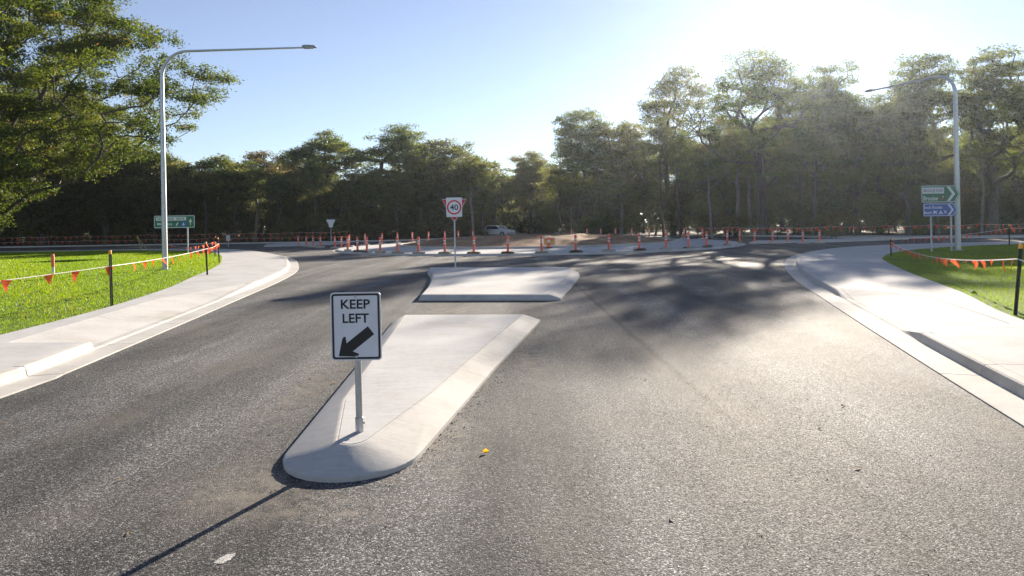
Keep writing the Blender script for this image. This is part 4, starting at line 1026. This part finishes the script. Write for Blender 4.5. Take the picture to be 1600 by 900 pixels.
tree_px(1262, 150, 60, 80, 'gum2', 'leafB', 'dense tree standing close behind the huge spreading one', None)
tree_px(1420, 150, 60, 63, 'gum1', 'leafB', 'dense lower tree behind the pointed direction signs', None)
tree_px(1650, 60, 80, 60, 'umb2', 'leafA', 'tall layered tree past the end of the shaded lawn', None)
# the mass behind and between them
TK = {'gum1': 'open-crowned', 'gum2': 'narrow-crowned', 'dome2': 'round-crowned', 'umb1': 'flat-topped', 'dome1': 'broad domed'}
TN = {'leafA': 'deep green', 'leafB': 'olive', 'leafD': 'brownish'}
for i in range(64):
    px = -260 + i * 33 + rt.uniform(-12, 12)
    Y = rt.uniform(98, 128) if px < 1000 else rt.uniform(80, 104)
    if 768 < px < 850: Y += 26
    ky = rt.choice(['gum1', 'gum2', 'dome2', 'umb1', 'dome1']); lv = rt.choice(['leafA', 'leafB', 'leafB', 'leafD' if px < 600 else 'leafA'])
    base = 268 if px < 980 else (222 if px < 1130 else 190)
    if 768 < px < 800: base = 285
    tree_px(px, base + rt.uniform(-14, 26), rt.uniform(42, 66), Y, ky, lv, '%s %s forest tree behind the front row of crowns' % (TN[lv], TK[ky]), '%s %s trees of the forest behind' % (TN[lv], TK[ky]))
SG = {'bark': 'slim young gum with a dark trunk at the forest edge', 'bark2': 'slim young gum with a pale trunk at the forest edge'}
for i in range(54):                                        # thin trunks at the forest edge
    px = -120 + i * 34 + rt.uniform(-14, 14); Y = rt.uniform(81.5, 90) if px < 1020 else rt.uniform(64, 74)
    if 755 < px < 860: Y += 26
    bk = rt.choice(['bark', 'bark', 'bark', 'bark2'])
    tree_px(px, (255 if px < 1000 else 190) + rt.uniform(-10, 40), rt.uniform(22, 34), Y, rt.choice(['pole', 'pole', 'lean']), rt.choice(['leafA', 'leafB']), SG[bk], {'bark': 'slim gums with dark trunks', 'bark2': 'slim gums with pale trunks'}[bk], bk)
SH = {'leafS': 'dark green leafy shrub in the gloom under the forest edge', 'leafB': 'olive leafy shrub at the forest edge', 'leafD': 'brownish dry-looking shrub at the forest edge', 'leafC': 'brighter green shrub at the forest edge'}
for row in range(3):
    for i in range(58):
        px = -220 + i * 35 + row * 12 + rt.uniform(-14, 14)
        Y = (83 + row * 5 if px < 1000 else (70 + row * 5 if px < 1180 else 63 + row * 5)) + rt.uniform(-1.5, 3)
        if 762 < px < 850: Y = 120 + row * 8
        elif 700 < px < 930: Y += 6
        if row == 0 and (rt.random() < 0.45 or 1150 < px < 1235): continue
        if row == 1 and (rt.random() < 0.25 or 1165 < px < 1222): continue
        yt = (346, 326, 300)[row] + rt.uniform(-22, 12) - (20 if px > 1020 else 0)
        lf = rt.choice(['leafS', 'leafS', 'leafB', 'leafD', 'leafC' if row == 0 else 'leafS'])
        tree_px(px, yt, rt.uniform(20, 36), Y, ('bush3', 'bush1', 'bush2')[row] if rt.random() < 0.7 else 'bush1', lf, SH[lf], {'leafS': 'dark shrubs', 'leafB': 'olive shrubs', 'leafD': 'brownish shrubs', 'leafC': 'bright green shrubs'}[lf] + ' along the forest edge', name='shrub', cat='shrub')
def backing():
    rg = np.random.default_rng(61); n = 70000; Y = rg.uniform(112, 150, n); px = rg.uniform(-420, 2020, n); u = (px - PX) / F
    Hh = 7.5 + 3.0 * np.sin(px * 0.021) + 2.0 * np.sin(px * 0.057 + 1)
    C = np.stack([u * Y, Y, np.maximum(rg.random(n) ** 0.8 * Hh, 0.1)], 1)
    V, Fq, T = leaf_quads(C, 0.85, rg, 0.6, rg.uniform(0, 0.5, n), 0.1)
    o = link('undergrowth', np_mesh('undergrowth', V, Fq, T), M['leafS']); tag(o, 'dense dark undergrowth deep in the forest behind the trunks', 'undergrowth', kind='stuff')
backing()
# the large near tree whose limbs hang over the bright lawn
big = grow(52, 27, 17.5, 0.06, 600, 'dome', 370, 0.25, (0.9, 1.9), 0.52, 0.030, (0.0, 0.0), 0.20)
xb = AT(-60, 380, 54)
put_tree(big, (xb.x, 54, 0.1), 1.0, 1.0, 0.6, M['leafC'], M['bark'], 'great spreading tree whose long limbs reach over the bright lawn', None)

put_tree(big, (AT(70, 380, 83).x, 83, 0.1), 0.72, 0.80, 3.4, M['leafB'], M['bark'], 'dense tall tree beyond the far road, hidden partly by the great spreading tree', None)

# ------------------------------------------------------------------ grass blades, gravel, litter
def pip(P, poly):
    x, y = P[:, 0], P[:, 1]; ins = np.zeros(len(P), bool); n = len(poly); j = n - 1
    for i in range(n):
        xi, yi = poly[i]; xj, yj = poly[j]
        c = ((yi > y) != (yj > y)) & (x < (xj - xi) * (y - yi) / (yj - yi + 1e-12) + xi); ins ^= c; j = i
    return ins
def grass(poly, box, n, seed, label, name='grass'):
    rg = np.random.default_rng(seed); u = rg.uniform(0, 1, n)
    P = np.stack([rg.uniform(box[0], box[1], n), box[2] + (box[3] - box[2]) * u ** 1.5], 1)
    P = P[pip(P, [(p[0], p[1]) for p in poly])]
    vis = np.abs(P[:, 0]) < (0.80 * P[:, 1] + 2.0); P = P[vis]; m = len(P)
    d = np.hypot(P[:, 0], P[:, 1]); sc_ = np.clip(d / 16, 0.8, 2.6); nz = np.sin(P[:, 0] * 1.7) * np.sin(P[:, 1] * 1.3) + np.sin(P[:, 0] * 0.6 + P[:, 1] * 0.5)
    h_ = rg.uniform(0.018, 0.045, m) * (1 + 0.2 * nz) * np.clip(sc_, 1, 1.5); a = rg.uniform(0, 2 * math.pi, m); wd = 0.0052 * sc_
    lean = rg.normal(0, 0.55, (m, 2)) * h_[:, None]; c = np.stack([np.cos(a), np.sin(a)], 1) * wd[:, None]
    V = np.zeros((m, 3, 3)); V[:, 0, :2] = P - c; V[:, 1, :2] = P + c; V[:, 0, 2] = V[:, 1, 2] = 0.13; V[:, 2, :2] = P + lean; V[:, 2, 2] = 0.135 + h_
    T = np.repeat(np.clip(rg.uniform(0, 0.75, m) + 0.08 * nz + 0.1, 0, 0.95), 3)
    o = link(name, np_mesh(name, V.reshape(-1, 3), np.arange(3 * m).reshape(-1, 3), T), M['grass']); tag(o, label, 'grass', kind='stuff')
grass(lawnL, (-48, -8.8, 7, 57), 640000, 5, 'short bright green grass blades on the sunlit lawn')
grass(lawnR, (7, 34, 5, 42), 360000, 6, 'short green grass blades on the shaded lawn')
def gravel():
    rg = np.random.default_rng(9); out = []
    segs = [(Pn[i], Pn[(i + 1) % len(Pn)]) for i in range(0, 17)]
    L = np.array([(b - a).length for a, b in segs]); pr_ = L / L.sum()
    for k in range(520):
        a, b = segs[rg.choice(len(segs), p=pr_)]; q = a.lerp(b, rg.random()); dd = (b - a).normalized()
        r_ = abs(rg.normal(0, 0.13)) + 0.01; out.append((q.x + dd.y * r_, q.y - dd.x * r_, rg.uniform(0.003, 0.008) * (1 if rg.random() < 0.93 else 1.7)))
    for k in range(500):
        out.append((rg.uniform(-5.5, 4.0), rg.uniform(3.2, 12), rg.uniform(0.003, 0.007)))
    O = np.array([(1,0,0),(-1,0,0),(0,1,0),(0,-1,0),(0,0,1),(0,0,-1)], float); Fo = np.array([(0,2,4),(2,1,4),(1,3,4),(3,0,4),(2,0,5),(1,2,5),(3,1,5),(0,3,5)])
    V = []; Fq = []
    for x, y, s in out:
        a = rg.uniform(0, 6.28); S = O * rg.uniform(0.6, 1.3, (6, 1)) * [s, s * rg.uniform(0.6, 1), s * 0.7]; c_, s_ = math.cos(a), math.sin(a)
        S = np.stack([S[:, 0] * c_ - S[:, 1] * s_ + x, S[:, 0] * s_ + S[:, 1] * c_ + y, S[:, 2] + s * 0.45], 1); Fq.append(Fo + len(V) * 6); V.append(S)
    o = link('gravel', np_mesh('gravel', np.concatenate(V), np.concatenate(Fq)), M['gravel']); tag(o, 'loose gravel crumbs along the foot of the long island', 'gravel', kind='stuff')
gravel()
q = G(759, 708); lf = MB().add([(-0.030, -0.012, 0.004), (0.0, -0.024, 0.010), (0.034, 0.0, 0.006), (0.004, 0.026, 0.016), (-0.026, 0.014, 0.010), (0.0, 0.0, 0.003)], [(0, 1, 5), (1, 2, 5), (2, 3, 5), (3, 4, 5), (4, 0, 5)]).build('fallen_leaf', M['leaf_y'])
lf.scale = (0.85, 0.85, 1.1); lf.location = (q.x, q.y, 0.012); lf.rotation_euler = (R(38), 0, R(10)); tag(lf, 'single yellow leaf lying on the asphalt beside the long island', 'leaf')
q = G(352, 873); rg = np.random.default_rng(2); pp = []
for k in range(26):
    a = 2 * math.pi * k / 26; r_ = rg.uniform(0.75, 1.1); pp.append((0.042 * r_ * math.cos(a) + 0.02 * math.sin(a), 0.072 * r_ * math.sin(a)))
sp = MB().prism(pp, 0.0005, 0.0022, 'z').build('paint_splash', M['paint']); sp.location = (q.x, q.y, 0); tag(sp, 'small splash of dried white paint on the asphalt', 'paint splash')
q = G(428, 678); wr = MB().tube([(-0.05, -0.01, 0.006), (-0.01, -0.025, 0.008), (0.03, 0.0, 0.012), (0.09, 0.075, 0.006)], 0.0025, 6).build('wire_offcut', M['galv']); wr.location = (q.x, q.y, 0); tag(wr, 'bent scrap of wire lying on the asphalt', 'wire')

scrap = MB().add([(-0.030, -0.008, 0.003), (0.0, -0.016, 0.007), (0.036, 0.0, 0.004), (0.004, 0.015, 0.010), (0.0, 0.0, 0.003)], [(0, 1, 4), (1, 2, 4), (2, 3, 4), (3, 0, 4)]).mesh('dry_leaf')
scrap.materials.append(mat_thin('dry_leaf_tan', (0.34, 0.24, 0.14), (0.50, 0.38, 0.24)))
rs2 = random.Random(14)
for k in range(46):
    if k < 30: x, y = rs2.uniform(-5.6, -2.2), rs2.uniform(3.6, 16)
    elif k < 38: x, y = rs2.uniform(-6.05, -5.75), rs2.uniform(8, 18)
    else: x, y = rs2.uniform(0.8, 4.2), rs2.uniform(3.4, 12)
    o = link('dry_leaf', scrap); o.location = (x, y, 0.016 if 30 <= k < 38 else 0.003); o.rotation_euler = (rs2.uniform(-0.2, 0.2), rs2.uniform(-0.2, 0.2), rs2.uniform(0, 6.3)); q = rs2.uniform(0.6, 1.5); o.scale = (q, q * rs2.uniform(0.6, 1), q)
    tag(o, 'dry tan leaf scrap lying on the road surface', 'leaf', 'dry leaf scraps on the road')

# ------------------------------------------------------------------ haze
m, t, n, l = new_mat('haze_air'); n.remove(n['Principled BSDF'])
pv = t.nodes.new('ShaderNodeVolumePrincipled'); pv.inputs['Color'].default_value = (0.80, 0.90, 1.0, 1)
pv.inputs['Density'].default_value = 0.00017; pv.inputs['Anisotropy'].default_value = 0.76  # forward scatter shaped to add sun glow and a glare veil to the haze
l.new(pv.outputs[0], n['Material Output'].inputs['Volume'])
hz = MB().box((-3100, -900, -1.2), (3100, 3600, 32)).build('haze', m); tag(hz, 'thin haze in front of the trees, also standing in for sun glare', 'haze', kind='stuff')
